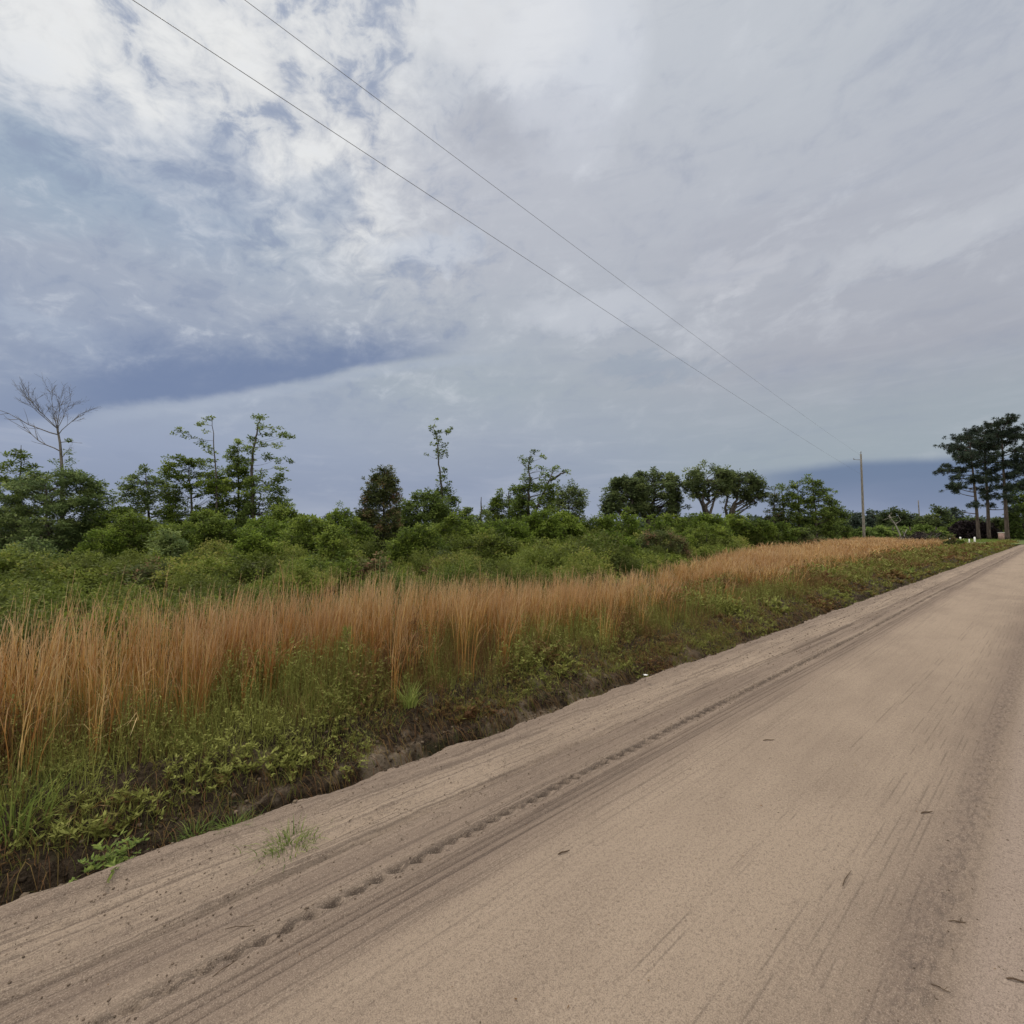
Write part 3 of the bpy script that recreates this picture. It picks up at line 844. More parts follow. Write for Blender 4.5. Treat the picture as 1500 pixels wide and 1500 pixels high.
tree('conifer_tree', 'dense pyramidal evergreen with reddish shoots near the middle of the scrub', 'tree', 18,
     [(683, 561, 566), (698, 548, 578), (725, 534, 582), (760, 530, 586), (800, 530, 590), (845, 535, 600)], [(560, 858), (561, 780), (563, 690)], 0.09,
     n=170, cr=0.22, per=75, ll=0.075, lw=0.035, leaf='russet_leaf', flat=0.8, edge=0.35, tbias=0.45,
     extra=[(536, 704, .08), (540, 708, .1), (546, 714, .12), (580, 705, .12), (575, 711, .14)])
tree('conifer_tree', 'dark dense evergreen bush-like tree right of the reddish pyramidal one', 'tree', 20,
     [(718, 612, 630), (733, 590, 648), (760, 582, 662), (800, 580, 668), (840, 590, 668)], [(622, 858), (622, 780), (620, 722)], 0.10,
     n=150, cr=0.32, per=85, ll=0.09, lw=0.045, leaf='dark_leaf', flat=0.7, tbias=0.35)
tree('broadleaf_tree', 'tall slim nearly bare tree with leaf tufts clinging to its stem', 'tree', 24,
     [(715, 640, 668), (740, 632, 672), (780, 632, 680), (820, 635, 680)], [(652, 840), (650, 760), (645, 700), (642, 660), (636, 622)], 0.075,
     n=46, cr=0.28, per=60, leaf='mid_leaf', flat=0.6, tbias=0.35,
     extra=[(636, 628, .12), (632, 633, .12), (639, 636, .16), (645, 634, .12), (652, 632, .14), (658, 629, .12), (662, 630, .08), (642, 646, .2), (636, 652, .15), (648, 652, .18),
            (624, 664, .10), (640, 662, .22), (650, 662, .18), (646, 668, .2), (652, 690, .18), (651, 700, .22), (654, 712, .25), (644, 706, .15), (641, 616, .06)], limbf=0.3)
tree('broadleaf_tree', 'small dark sapling between the slim tree and the broken snag', 'tree', 34,
     [(738, 681, 687), (755, 674, 694), (775, 668, 698), (800, 666, 700)], [(685, 810), (684, 780), (684, 742)], 0.06,
     n=44, cr=0.32, per=60, ll=.14, lw=.07, leaf='grey_leaf', flat=0.5)
tree('dead_tree', 'straight broken snag with a flat top and a few leafy twigs', 'tree', 30,
     [(745, 694, 716), (775, 694, 722)], [(704, 815), (705, 770), (705, 728)], 0.13,
     n=14, cr=0.28, per=40, leaf='grey_leaf', bk='bark', limbf=0.3)
tree('broadleaf_tree', 'round-topped mid green tree left of the tall ragged tree at centre', 'tree', 32,
     [(713, 738, 756), (728, 722, 768), (755, 712, 775), (790, 716, 778), (815, 716, 778)], [(747, 820), (746, 770), (745, 720)], 0.14,
     n=110, cr=0.42, per=80, ll=.13, lw=.065, leaf='mid_leaf', flat=0.6, tbias=0.38)
tree('broadleaf_tree', 'tall ragged dark tree at centre with a twisted double top', 'tree', 31,
     [(712, 755, 812), (735, 748, 816), (765, 742, 815), (800, 740, 810), (820, 742, 800)], [(778, 825), (777, 770), (774, 720), (776, 668)], 0.16,
     n=130, cr=0.42, per=80, ll=.13, lw=.065, leaf='dark_leaf', flat=0.55, tbias=0.42,
     extra=[(783, 664, .25), (790, 668, .2), (796, 670, .14), (768, 674, .3), (778, 672, .35), (766, 682, .2), (776, 686, .35), (772, 698, .35), (764, 704, .3), (780, 704, .4),
            (793, 686, .3), (798, 694, .3), (812, 688, .28), (806, 696, .3), (815, 686, .2), (826, 689, .22), (831, 692, .16), (805, 708, .35), (812, 702, .25), (797, 712, .3), (770, 712, .4)],
     stems=[[(777, 770), (792, 730), (806, 700), (812, 688)], [(806, 704), (822, 694), (830, 690)]], limbf=0.3)
tree('broadleaf_tree', 'round tree with gaps of sky right of the ragged centre tree', 'tree', 40,
     [(712, 826, 842), (722, 813, 856), (740, 812, 858), (760, 808, 854), (775, 806, 845), (785, 812, 842)], [(836, 812), (835, 780), (832, 730)], 0.15,
     n=95, cr=0.48, per=60, ll=.16, lw=.08, leaf='oak_leaf', flat=0.6, tbias=0.6, edge=0.5)

# --- four oaks on the skyline
tree('oak_tree', 'leftmost skyline oak with a bough drooping to its left', 'tree', 60,
     [(698, 903, 925), (708, 896, 944), (725, 890, 946), (742, 886, 944), (752, 886, 930)], [(920, 800), (919, 772), (924, 745), (926, 715)], 0.42,
     n=120, cr=0.75, per=70, ll=.26, lw=.14, leaf='oak_leaf', flat=0.6, edge=0.5, extra=[(884, 748, .5), (886, 742, .5), (892, 738, .6), (882, 756, .35)],
     stems=[[(920, 765), (905, 748), (893, 738)], [(921, 760), (938, 742), (944, 725)]], limbf=0.5, tbias=0.45)
tree('oak_tree', 'broad rounded skyline oak touching the leftmost oak', 'tree', 62,
     [(691, 932, 972), (700, 926, 986), (715, 922, 997), (732, 924, 999), (748, 930, 996), (757, 940, 982)], [(950, 800), (950, 768), (956, 740), (960, 712)], 0.42,
     n=140, cr=0.75, per=70, ll=.26, lw=.14, leaf='oak_leaf', flat=0.6, edge=0.5,
     stems=[[(950, 765), (968, 745), (984, 728)], [(950, 765), (938, 750), (932, 735)]], limbf=0.5, tbias=0.5)
tree('oak_tree', 'upright skyline oak with vase-shaped limbs and sky showing through', 'tree', 60,
     [(683, 1022, 1046), (690, 1014, 1062), (702, 1006, 1072), (714, 1005, 1068), (726, 1014, 1066)], [(1037, 800), (1036, 765), (1037, 735), (1036, 700)], 0.38,
     n=90, cr=0.75, per=64, ll=.26, lw=.14, leaf='oak_leaf', flat=0.55, edge=0.55, tbias=0.6,
     extra=[(1030, 756, .6), (1046, 756, .6), (1038, 762, .7)],
     stems=[[(1037, 765), (1026, 735), (1016, 712)], [(1037, 762), (1046, 735), (1054, 710)], [(1037, 765), (1030, 735), (1032, 700)]], limbf=0.8)
tree('oak_tree', 'skyline oak leaning right on a forked trunk with a wide open crown', 'tree', 61,
     [(692, 1072, 1100), (700, 1064, 1108), (712, 1064, 1116), (722, 1072, 1120), (732, 1090, 1120), (740, 1100, 1112)], [(1066, 800), (1066, 768), (1076, 742), (1092, 728), (1106, 715)], 0.40,
     n=76, cr=0.72, per=60, ll=.26, lw=.14, leaf='oak_leaf', flat=0.55, edge=0.55, tbias=0.4,
     stems=[[(1066, 768), (1064, 740), (1068, 712)], [(1070, 755), (1080, 725), (1084, 702)], [(1090, 730), (1104, 733), (1110, 738)]], limbf=0.6,
     extra=[(1062, 752, .6), (1070, 744, .5), (1058, 765, .6), (1064, 732, .5)])

# --- ragged group right of the oaks
tree('dead_tree', 'reddish dying spruce-like tree with bare tip, first of the ragged group by the oaks', 'tree', 57,
     [(722, 1132, 1136), (745, 1124, 1144), (765, 1120, 1152), (785, 1116, 1156)], [(1133, 798), (1134, 760), (1135, 712)], 0.15,
     n=60, cr=0.45, per=46, ll=.2, lw=.09, leaf='russet_leaf', flat=0.4, tbias=0.25, bk='bark')
tree('broadleaf_tree', 'wispy pale-leaved tree with thin top beside the reddish dying tree', 'tree', 58,
     [(708, 1140, 1150), (722, 1136, 1158), (745, 1136, 1162), (785, 1136, 1164)], [(1150, 798), (1148, 755), (1144, 712)], 0.14,
     n=52, cr=0.5, per=40, ll=.22, lw=.1, leaf='mid_leaf', flat=0.5, tbias=0.3, edge=0.6)
tree('broadleaf_tree', 'ragged dark tree just left of the tallest tree in the ragged group', 'tree', 57,
     [(708, 1160, 1172), (722, 1158, 1178), (745, 1158, 1184), (790, 1158, 1184)], [(1172, 798), (1171, 755), (1168, 712)], 0.16,
     n=66, cr=0.55, per=50, ll=.22, lw=.11, leaf='dark_leaf', flat=0.5, tbias=0.45, edge=0.5)
tree('broadleaf_tree', 'tallest tree of the ragged group, leaning crown over dark lower boughs', 'tree', 56,
     [(694, 1180, 1198), (706, 1178, 1204), (725, 1184, 1218), (745, 1184, 1224), (790, 1182, 1226)], [(1196, 798), (1195, 755), (1190, 700)], 0.18,
     n=100, cr=0.6, per=56, ll=.22, lw=.11, leaf='dark_leaf', flat=0.5, tbias=0.4, edge=0.5, extra=[(1204, 707, .4), (1214, 718, .5), (1222, 722, .3)])
tree('broadleaf_tree', 'low dark tree closing the right end of the ragged group', 'tree', 60,
     [(743, 1215, 1232), (755, 1208, 1240), (775, 1205, 1244), (792, 1205, 1246)], [(1226, 798), (1226, 775), (1226, 750)], 0.14,
     n=64, cr=0.6, per=56, ll=.22, lw=.11, leaf='dark_leaf', flat=0.6, tbias=0.3)

# --- tall pines at the right
def pine(label, z, trunk, r0, clumps):
    base = P(trunk[0][0], trunk[0][1], z); base[2] = 0
    root = empty('pine_tree', base, label, 'tree')
    tr, cw = Acc(), Acc()
    tp = np.array([base] + [P(x, y, z) for x, y in trunk[1:]])
    seg = np.linspace(0, len(tp) - 1, 8 * (len(tp) - 1) + 1)
    pth = np.stack([np.interp(seg, np.arange(len(tp)), tp[:, i]) for i in range(3)], 1)
    rr = r0 * 0.66 * (1 - 0.75 * np.linspace(0, 1, len(pth))); rr[0] *= 1.3
    tube(tr, pth, rr, 8)
    for (px, py, wpx, hpx) in clumps:
        zz = random.uniform(-2.2, 2.2)
        c = P(px, py, z); c[1] += zz
        hd = np.hypot(*(pth - c)[:, :2].T)
        k = int(np.argmin(np.abs(pth[:, 2] - (c[2] - 0.15 * hd))))
        a0 = pth[k]; w_, h_ = wpx * z / F, hpx * 1.35 * z / F
        L_ = np.linalg.norm(c - a0)
        tt = np.linspace(0, 1, 6)[:, None]
        mid = (a0 + c) / 2 - np.array([0, 0, 0.08 * L_])
        tube(tr, (1 - tt) ** 2 * a0 + 2 * tt * (1 - tt) * mid + tt ** 2 * c, np.linspace(0.09, 0.035, 6), 4)
        nt_ = max(7, int(w_ * h_ * 8.5))
        for i in range(nt_):
            q = rng.normal(size=3) * np.array([w_ * 0.26, w_ * 0.26, h_ * 0.24])
            pc = c + q; n = 34
            d = unit(rng.normal(size=(n, 3)) + np.array([0, 0, 0.5]))
            leaves(cw, pc + d * 0.04, d, 0.38 + 0.14 * rng.random(n), 0.085, np.clip(random.gauss(.5, .2) + rng.normal(size=n) * .12, 0, 1), up_bias=0)
            tube(tr, np.array([c, (c + pc) / 2, pc]), [0.03, 0.022, 0.015], 4)
    tr.build('trunk', M['bark_pine'], root, True, base); cw.build('crown', M['pine_leaf'], root, False, base)
pine('tall leaning pine, leftmost of the row by the junction', 86, [(1434, 796), (1430, 740), (1425, 690), (1421, 650)], 0.42,
     [(1420, 640, 20, 9), (1411, 652, 26, 9), (1428, 650, 22, 9), (1400, 658, 24, 8), (1418, 664, 26, 8), (1395, 670, 20, 7), (1412, 674, 26, 7), (1390, 689, 24, 6), (1408, 688, 26, 7), (1426, 682, 18, 8),
      (1402, 699, 22, 6), (1418, 700, 18, 6), (1393, 713, 20, 8), (1406, 713, 22, 7), (1423, 706, 16, 6), (1400, 721, 12, 4), (1411, 742, 16, 5), (1405, 747, 12, 4), (1420, 738, 12, 4), (1400, 681, 18, 5)])
pine('middle tall pine with a dense dark crown', 89, [(1449, 796), (1447, 740), (1444, 690), (1441, 640)], 0.46,
     [(1440, 630, 22, 9), (1432, 637, 22, 9), (1447, 640, 24, 10), (1437, 650, 28, 11), (1450, 656, 24, 10), (1440, 664, 26, 10), (1430, 672, 20, 8), (1446, 676, 26, 10), (1452, 688, 22, 8), (1438, 694, 18, 7),
      (1450, 702, 20, 7), (1456, 716, 20, 7), (1436, 722, 14, 5), (1448, 728, 18, 6), (1456, 740, 16, 5), (1462, 746, 12, 4), (1436, 730, 12, 4), (1442, 614 + 12, 14, 6)])
pine('tallest pine, its crown topping the row', 84, [(1476, 796), (1473, 740), (1470, 690), (1467, 632)], 0.50,
     [(1462, 616, 22, 6), (1470, 621, 20, 7), (1454, 622, 20, 7), (1462, 630, 24, 8), (1452, 640, 26, 10), (1470, 640, 24, 9), (1478, 648, 16, 7), (1460, 652, 28, 10), (1474, 662, 22, 8), (1456, 668, 22, 8),
      (1466, 682, 24, 8), (1478, 676, 18, 7), (1478, 698, 22, 7), (1460, 702, 22, 8), (1468, 716, 20, 7), (1480, 712, 16, 6), (1462, 728, 18, 6), (1478, 734, 14, 5)])
pine('pine on the right edge of the photo, only its left boughs showing', 82, [(1512, 796), (1511, 740), (1509, 690), (1506, 620)], 0.48,
     [(1490, 629, 24, 8), (1482, 634, 16, 6), (1500, 640, 24, 9), (1508, 622, 24, 9), (1496, 672, 22, 8), (1488, 668, 14, 5), (1506, 664, 26, 10), (1494, 686, 22, 7), (1508, 690, 26, 8), (1492, 706, 20, 6), (1484, 694, 12, 4), (1504, 712, 24, 8), (1520, 650, 26, 12), (1522, 680, 26, 10)])

# --- trees round the junction, farther off
FAR = 'trees beyond the cross road'
def far_tree(label, z, rows, bx, leaf='far_leaf', n=46, cr=None, tb=0.4, cat='tree', name='broadleaf_tree'):
    top = rows[0][0]
    cr = cr or 0.0085 * z
    tree(name, label, cat, z, rows, [(bx, HOR + 1.6 * F / z), (bx, 772), (bx, top + 5)], 0.0022 * z, n=n, cr=cr, per=46,
         ll=0.0042 * z, lw=0.0022 * z, leaf=leaf, flat=0.7, group=None, tbias=tb, depth=0.9)
far_tree('low grey-green tree just left of the utility pole', 100, [(750, 1250, 1260), (760, 1244, 1266), (795, 1240, 1268)], 1255, 'far_leaf', 46)
far_tree('pale grey-green round tree directly behind the utility pole', 118, [(748, 1272, 1286), (758, 1266, 1294), (794, 1264, 1296)], 1279, 'far_leaf', 50, tb=.6)
far_tree('dark tree left of the twin-domed dark pine behind the leaning dead trunk', 112, [(748, 1294, 1304), (758, 1288, 1310), (794, 1288, 1312)], 1298, 'oak_leaf', 50)
far_tree('dark dome-topped tree behind the leaning dead trunk', 110, [(745, 1308, 1324), (754, 1302, 1332), (772, 1300, 1336), (794, 1300, 1336)], 1317, 'oak_leaf', 70, tb=.3)
far_tree('faint narrow tree between the dark dome and the distant pole', 150, [(762, 1334, 1340), (775, 1330, 1344), (790, 1330, 1344)], 1337, 'far_leaf', 26)
far_tree('low rounded green tree around the distant pole', 108, [(757, 1342, 1356), (766, 1338, 1360), (794, 1338, 1362)], 1350, 'oak_leaf', 44, tb=.6)
far_tree('broad dark tree right of the distant pole', 108, [(742, 1368, 1378), (750, 1360, 1390), (765, 1356, 1396), (794, 1356, 1398)], 1375, 'oak_leaf', 80, tb=.5)
far_tree('grey tree behind the leftmost tall pine', 120, [(745, 1384, 1396), (758, 1382, 1412), (794, 1382, 1416)], 1396, 'far_leaf', 44)
far_tree('dark low shrub with purple-black foliage at the foot of the tall pines', 92, [(764, 1410, 1436), (770, 1402, 1448), (780, 1400, 1452), (792, 1402, 1452)], 1425, 'purple_leaf', 96, cr=.8, name='shrub', cat='shrub', tb=.4)
far_tree('olive bush peeping over the purple-black shrub', 100, [(757, 1402, 1424), (766, 1394, 1434), (790, 1392, 1440)], 1412, 'mid_leaf', 40, name='shrub', cat='shrub', tb=.15)
far_tree('brownish bush between the middle pine and the tallest pine', 94, [(762, 1452, 1468), (772, 1450, 1474), (792, 1450, 1474)], 1461, 'russet_leaf', 44, name='shrub', cat='shrub', tb=.2)
far_tree('dark thicket-like tree at the right edge under the pines', 88, [(742, 1486, 1500), (755, 1480, 1520), (792, 1478, 1540)], 1500, 'dark_leaf', 120, tb=.15)
far_tree('light green leafy tree behind the right-edge pine', 97, [(706, 1492, 1506), (722, 1484, 1520), (745, 1486, 1530)], 1500, 'mid_leaf', 44, tb=.45)
for i, (bx, hh, lb) in enumerate([(1262, 776, 'round dark green bush left of the utility pole foot'), (1286, 775, 'dark green bush right of the utility pole foot'),
                              (1308, 779, 'low green bush behind the leaning dead trunk'), (1372, 777, 'long low dark hedge-like bush beyond the cross road'),
                              (1333, 778, 'low olive bush left of the distant pole')]):
    far_tree(lb, 82 + 3 * i, [(hh, bx - 7, bx + 7), (hh + 6, bx - 15, bx + 15), (792, bx - 18, bx + 18)], bx, 'dark_leaf', 40, cr=.5, name='shrub', cat='shrub', tb=.35)

# far woods as one mass, and the low ridge
def far_mass(name, label, z, prof, leaf, dens, ll, kind='stuff', dz=18):
    a = Acc()
    xs = np.array([p[0] for p in prof], float); ys = np.array([p[1] for p in prof], float)
    n = int((xs[-1] - xs[0]) * dens)
    px = xs[0] + rng.random(n) * (xs[-1] - xs[0])
    zz = z + rng.random(n) * dz
    bump = 5.0 * (vn(px * 0.09, px * 0 + z) - 0.5) + 3.5 * (vn(px * 0.3, px * 0 + z + 5) - 0.5)
    top = np.interp(px, xs, ys) + bump
    hmax = EYE + (HOR - top) * zz / F
    h = np.maximum(0.3, hmax * rng.random(n) ** 0.55)
    pos = np.stack([(px - 750) / F * zz, zz, h], 1)
    ax = rng.normal(size=(n, 3)); ax[:, 2] = np.abs(ax[:, 2]) * .6
    leaves(a, pos, ax, ll * (0.6 + 0.8 * rng.random(n)), ll * 0.6, np.clip(0.45 + 0.5 * (vn(px * .12, zz * .1) - .5) + rng.normal(size=n) * .12, 0, 1))
    o = a.build(name, M[leaf])
    return tag(o, label, 'woodland', kind=kind)
far_mass('distant_wood', 'low belt of distant woodland along the horizon', 150, [(-200, 768), (140, 772), (300, 768), (480, 774), (700, 768), (860, 772), (960, 764), (1130, 762), (1240, 762), (1300, 760), (1420, 764), (1600, 758), (1900, 755)], 'far_leaf', 38, 1.5, dz=30)
far_mass('tree_belt', 'dark hedgerow of mixed scrub beyond the cross road', 104, [(1225, 774), (1300, 772), (1400, 772), (1560, 768), (1700, 765)], 'dark_leaf', 60, 0.6, dz=8)
def hill():
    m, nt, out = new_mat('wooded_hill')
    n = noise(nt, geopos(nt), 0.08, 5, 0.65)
    principled(nt, out, mixc(nt, n.step(0.3, 0.7), (0.045, 0.055, 0.075), (0.07, 0.085, 0.105)), 1.0, 0.0)  # blue haze of distance painted into the hill's colour
    a = Acc(); xs = np.linspace(700, 1300, 121); Z0 = 620
    ht = np.interp(xs, [700, 840, 870, 905, 960, 1040, 1150, 1300], [1, 4, 10, 13.5, 15, 14, 9, 2]) + 1.2 * (vn(xs * .12, 0 * xs) - .5)
    v = []
    for k, f in ((-60, 0), (-30, .6), (0, 1), (40, .7), (90, 0)):
        v.append(np.stack([(xs - 750) / F * (Z0 + k), 0 * xs + Z0 + k, ht * f + 0.05], 1))
    v = np.stack(v, 1).reshape(-1, 3)
    i = np.arange(120)[:, None] * 5; j = np.arange(4)[None]
    a.add(v, np.stack([i + j, i + 5 + j, i + 6 + j, i + j + 1], -1).reshape(-1, 4))
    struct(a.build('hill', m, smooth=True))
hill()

# ------------------------------------------------------------------ shrubs in the scrub belt
def shrub(label, px, ytop, hw, z, leaf, tb=0.5, n=None, name='shrub'):
    ytop -= (6 if z > 33 else 16 if z > 14 else 4) + (11 if 370 < px < 740 and z > 14 else 0); hw *= 1.2
    gb = HOR + EYE * F / z
    rows = [(ytop, px - hw * .35, px + hw * .35), (ytop + (gb - ytop) * .2, px - hw * .8, px + hw * .8), (ytop + (gb - ytop) * .5, px - hw, px + hw), (gb - 2, px - hw * .9, px + hw * .9)]
    area = hw * 2 * (gb - ytop) * (z / F) ** 2
    cr = 0.24 if z < 22 else 0.011 * z
    n = n or int(min(120, max(26, area / (cr * cr) * 1.3)))
    ll = max(0.075, 0.0040 * z)
    tree(name, label, 'shrub', z, rows, [(px, gb), (px, (gb + ytop) / 2), (px, ytop + 8)], 0.035, n=n, cr=cr, per=62, ll=ll, lw=ll * .5,
         leaf=leaf, flat=0.75, tbias=tb, limbf=0.8)
SHR = [
 ('tall loose sapling-like shrub below the layered airy tree, in front of the green row', 250, 790, 20, 15.5, 'grey_leaf', .7),
 ('tall loose light green shrub in front of the row below the tallest left tree', 372, 800, 22, 14.5, 'bright_leaf', .45),
 ('ragged green sapling-like shrub standing left of the reddish-tipped evergreen', 488, 800, 18, 14.5, 'mid_leaf', .7),
 ('dark leafy shrub at far left in front of the bushy tree', 48, 808, 30, 14.5, 'grey_leaf', .5),
 ('tall leafy green shrub between the bushy tree and the airy trees at left', 172, 758, 22, 22, 'mid_leaf', .4),
 ('tall mid green shrub in front of the dark narrow tree', 300, 766, 30, 21, 'mid_leaf', .5),
 ('tall fresh green shrub just right of the tallest left tree', 418, 772, 26, 20, 'mid_leaf', .65),
 ('tall green shrub touching the left side of the reddish-tipped evergreen', 522, 786, 22, 17, 'mid_leaf', .5),
 ('upright green shrub between the dark evergreen and the slim tree', 660, 784, 24, 18, 'mid_leaf', .55),
 ('mid green shrub at the foot of the leftmost airy tree', 195, 772, 34, 20, 'mid_leaf', .45),
 ('olive shrub in the gap right of the bushy tree at far left', 150, 792, 26, 19, 'bright_leaf', .35),
 ('fresh green shrub below the layered airy tree', 262, 782, 34, 20, 'mid_leaf', .6),
 ('dark green shrub below the wispy thin-stemmed tree', 322, 776, 30, 19, 'mid_leaf', .3),
 ('yellow-green shrub below the tallest left tree', 392, 784, 34, 18, 'bright_leaf', .45),
 ('leafy green shrub under the yellow-green sapling', 452, 786, 38, 17, 'mid_leaf', .6),
 ('bright shrub left of the reddish pyramidal evergreen', 506, 772, 30, 18.5, 'bright_leaf', .35),
 ('small reddish-leaved shrub in front of the pyramidal evergreen', 545, 822, 24, 13, 'russet_leaf', .75),
 ('round green shrub in front of the dark evergreen', 610, 798, 32, 15, 'mid_leaf', .45),
 ('low brownish shrub at the foot of the slim bare-stemmed tree', 650, 822, 22, 13.5, 'russet_leaf', .7),
 ('light green shrub right of the slim bare-stemmed tree', 690, 792, 34, 19, 'bright_leaf', .45),
 ('bright spreading shrub before the round-topped tree', 738, 790, 32, 20, 'bright_leaf', .35),
 ('bright green pointed shrub at the foot of the ragged centre tree', 795, 766, 26, 24, 'bright_leaf', .35),
 ('yellow-green bushy shrub under the round gap-crowned tree', 828, 768, 24, 25, 'bright_leaf', .65),
 ('low green shrub in the gap below the distant ridge', 872, 774, 26, 30, 'mid_leaf', .5),
 ('yellow-green shrub below the drooping oak bough', 905, 768, 26, 30, 'bright_leaf', .4),
 ('bright shrub at the foot of the broad rounded oak', 948, 762, 28, 34, 'bright_leaf', .25),
 ('dull green shrub right of the broad rounded oak', 985, 762, 24, 36, 'mid_leaf', .5),
 ('leafy green shrub left of the vase-shaped oak', 1014, 758, 24, 38, 'mid_leaf', .45),
 ('yellow-green shrub at the foot of the vase-shaped oak', 1045, 758, 22, 36, 'bright_leaf', .2),
 ('green shrub under the leaning oak trunk', 1076, 760, 24, 38, 'mid_leaf', .55),
 ('olive shrub between the leaning oak and the ragged group', 1108, 766, 24, 38, 'mid_leaf', .4),
 ('low dark shrub at the foot of the reddish dying tree', 1140, 772, 26, 40, 'mid_leaf', .3),
 ('low brown-green shrub ending the scrub beside the open field', 1178, 785, 24, 44, 'russet_leaf', .3),
 ('near olive shrub behind the pale grass tips at far left', 40, 826, 60, 11.5, 'scrub_leaf', .55),
 ('near green shrub behind the grass, right of the far-left olive one', 130, 832, 44, 12, 'scrub_leaf', .45),
 ('near reddish-green shrub behind the grass below the airy trees', 235, 830, 46, 12, 'russet_leaf', .55),
 ('near green shrub behind the grass below the tallest left tree', 360, 826, 52, 12, 'scrub_leaf', .4),
 ('near bright shrub behind the grass below the yellow-green sapling', 470, 822, 44, 12.5, 'mid_leaf', .5),
 ('low tangled shrub behind the grass right of centre-left', 720, 812, 44, 16, 'scrub_leaf', .5),
 ('low mounded green shrub behind the grass at mid photo', 800, 808, 40, 18, 'scrub_leaf', .6),
 ('low leafy shrub behind the grass under the drooping oak bough', 890, 798, 36, 20, 'bright_leaf', .2),
 ('low shrub mottled brown and green under the broad oak', 968, 796, 34, 24, 'russet_leaf', .6),
 ('low green shrub at the edge of the orange grass under the vase-shaped oak', 1035, 786, 34, 28, 'mid_leaf', .6),
]
for a_ in SHR: shrub(*a_)

# low undergrowth filling the scrub belt
def t_back(s):  # back edge of the orange grass
    return np.interp(s, [-5, 9, 16, 30, 55, 66, 120], [6.3, 6.5, 8.6, 12.5, 19, 24, 26])
def undergrowth():
    a = Acc()
    def zone(s0, s1, t0, t1, dens, R0, R1, H0, H1, lpm, ll):
        n = int((s1 - s0) * (t1 - t0) * dens)
        s = s0 + rng.random(n) * (s1 - s0); t = t0 + rng.random(n) * (t1 - t0)
        k = (t > t_back(s) + 0.45)
        s, t = s[k], t[k]; x, y = st2w(s, t)
        hn = fbm(s * .30 + 4, t * .30, 3); tv = fbm(s * .5 + 9, t * .5, 3)
        for i in range(len(s)):
            R_ = random.uniform(R0, R1); H = (H0 + (H1 - H0) * random.random()) * float(np.clip(.55 + (hn[i] - .3) * 2.0, .6, 1.45))
            # a bush: upright sprays of leaves ending on a lumpy dome
            ns = max(8, int(26 * (R_ / .6) ** 1.4)); base_t = np.clip(0.42 + 1.6 * (tv[i] - .5) + random.gauss(0, .16), 0, 1)
            ph = rng.random(ns) * 2 * PI; u = np.sqrt(rng.random(ns)) * .97
            hx = R_ * u; hz = H * np.sqrt(1 - u ** 2 * .85) * (.72 + .42 * rng.random(ns))
            m = int(lpm * R_ * R_ * 3.2 / ns)
            b = np.stack([x[i] + hx * .35 * np.cos(ph), y[i] + hx * .35 * np.sin(ph), 0 * ph], 1)
            blades(a, b, hz, np.stack([hx * .65 * np.cos(ph), hx * .65 * np.sin(ph)], 1), max(.008, ll * .10), .05, 3, power=1.2)
            for q in range(ns):
                c = np.array([x[i] + hx[q] * np.cos(ph[q]), y[i] + hx[q] * np.sin(ph[q]), hz[q]])
                clump_leaves(a, c - [0, 0, .07 * H], .16 * R_ + .07, m, ll, ll * .5, float(np.clip(base_t + random.gauss(0, .09), 0, 1)), 1.0, .25, .5)
        # low growth between the bushes
        nb = int(len(s) * 26); idx = rng.integers(0, len(s), nb)
        b = np.stack([x[idx] + rng.normal(size=nb) * R1, y[idx] + rng.normal(size=nb) * R1, np.full(nb, .04)], 1)
        blades(a, b, .18 + .32 * rng.random(nb), rng.normal(size=(nb, 2)) * .10, ll * .22, .1 + .5 * rng.random(nb), 3)
    zone(-6, 15, 6.4, 12.5, 1.25, .38, .85, .50, 1.14, 1500, .052)
    zone(-8, 28, 12.5, 24, .55, .60, 1.15, .60, 1.15, 900, .070)
    zone(10, 62, 9, 36, .26, .9, 1.7, .7, 1.5, 330, .125)
    tag(a.build('undergrowth', M['scrub_leaf']), 'tangled low green bushes and undergrowth filling the field behind the orange grass', 'undergrowth', kind='stuff')
undergrowth()

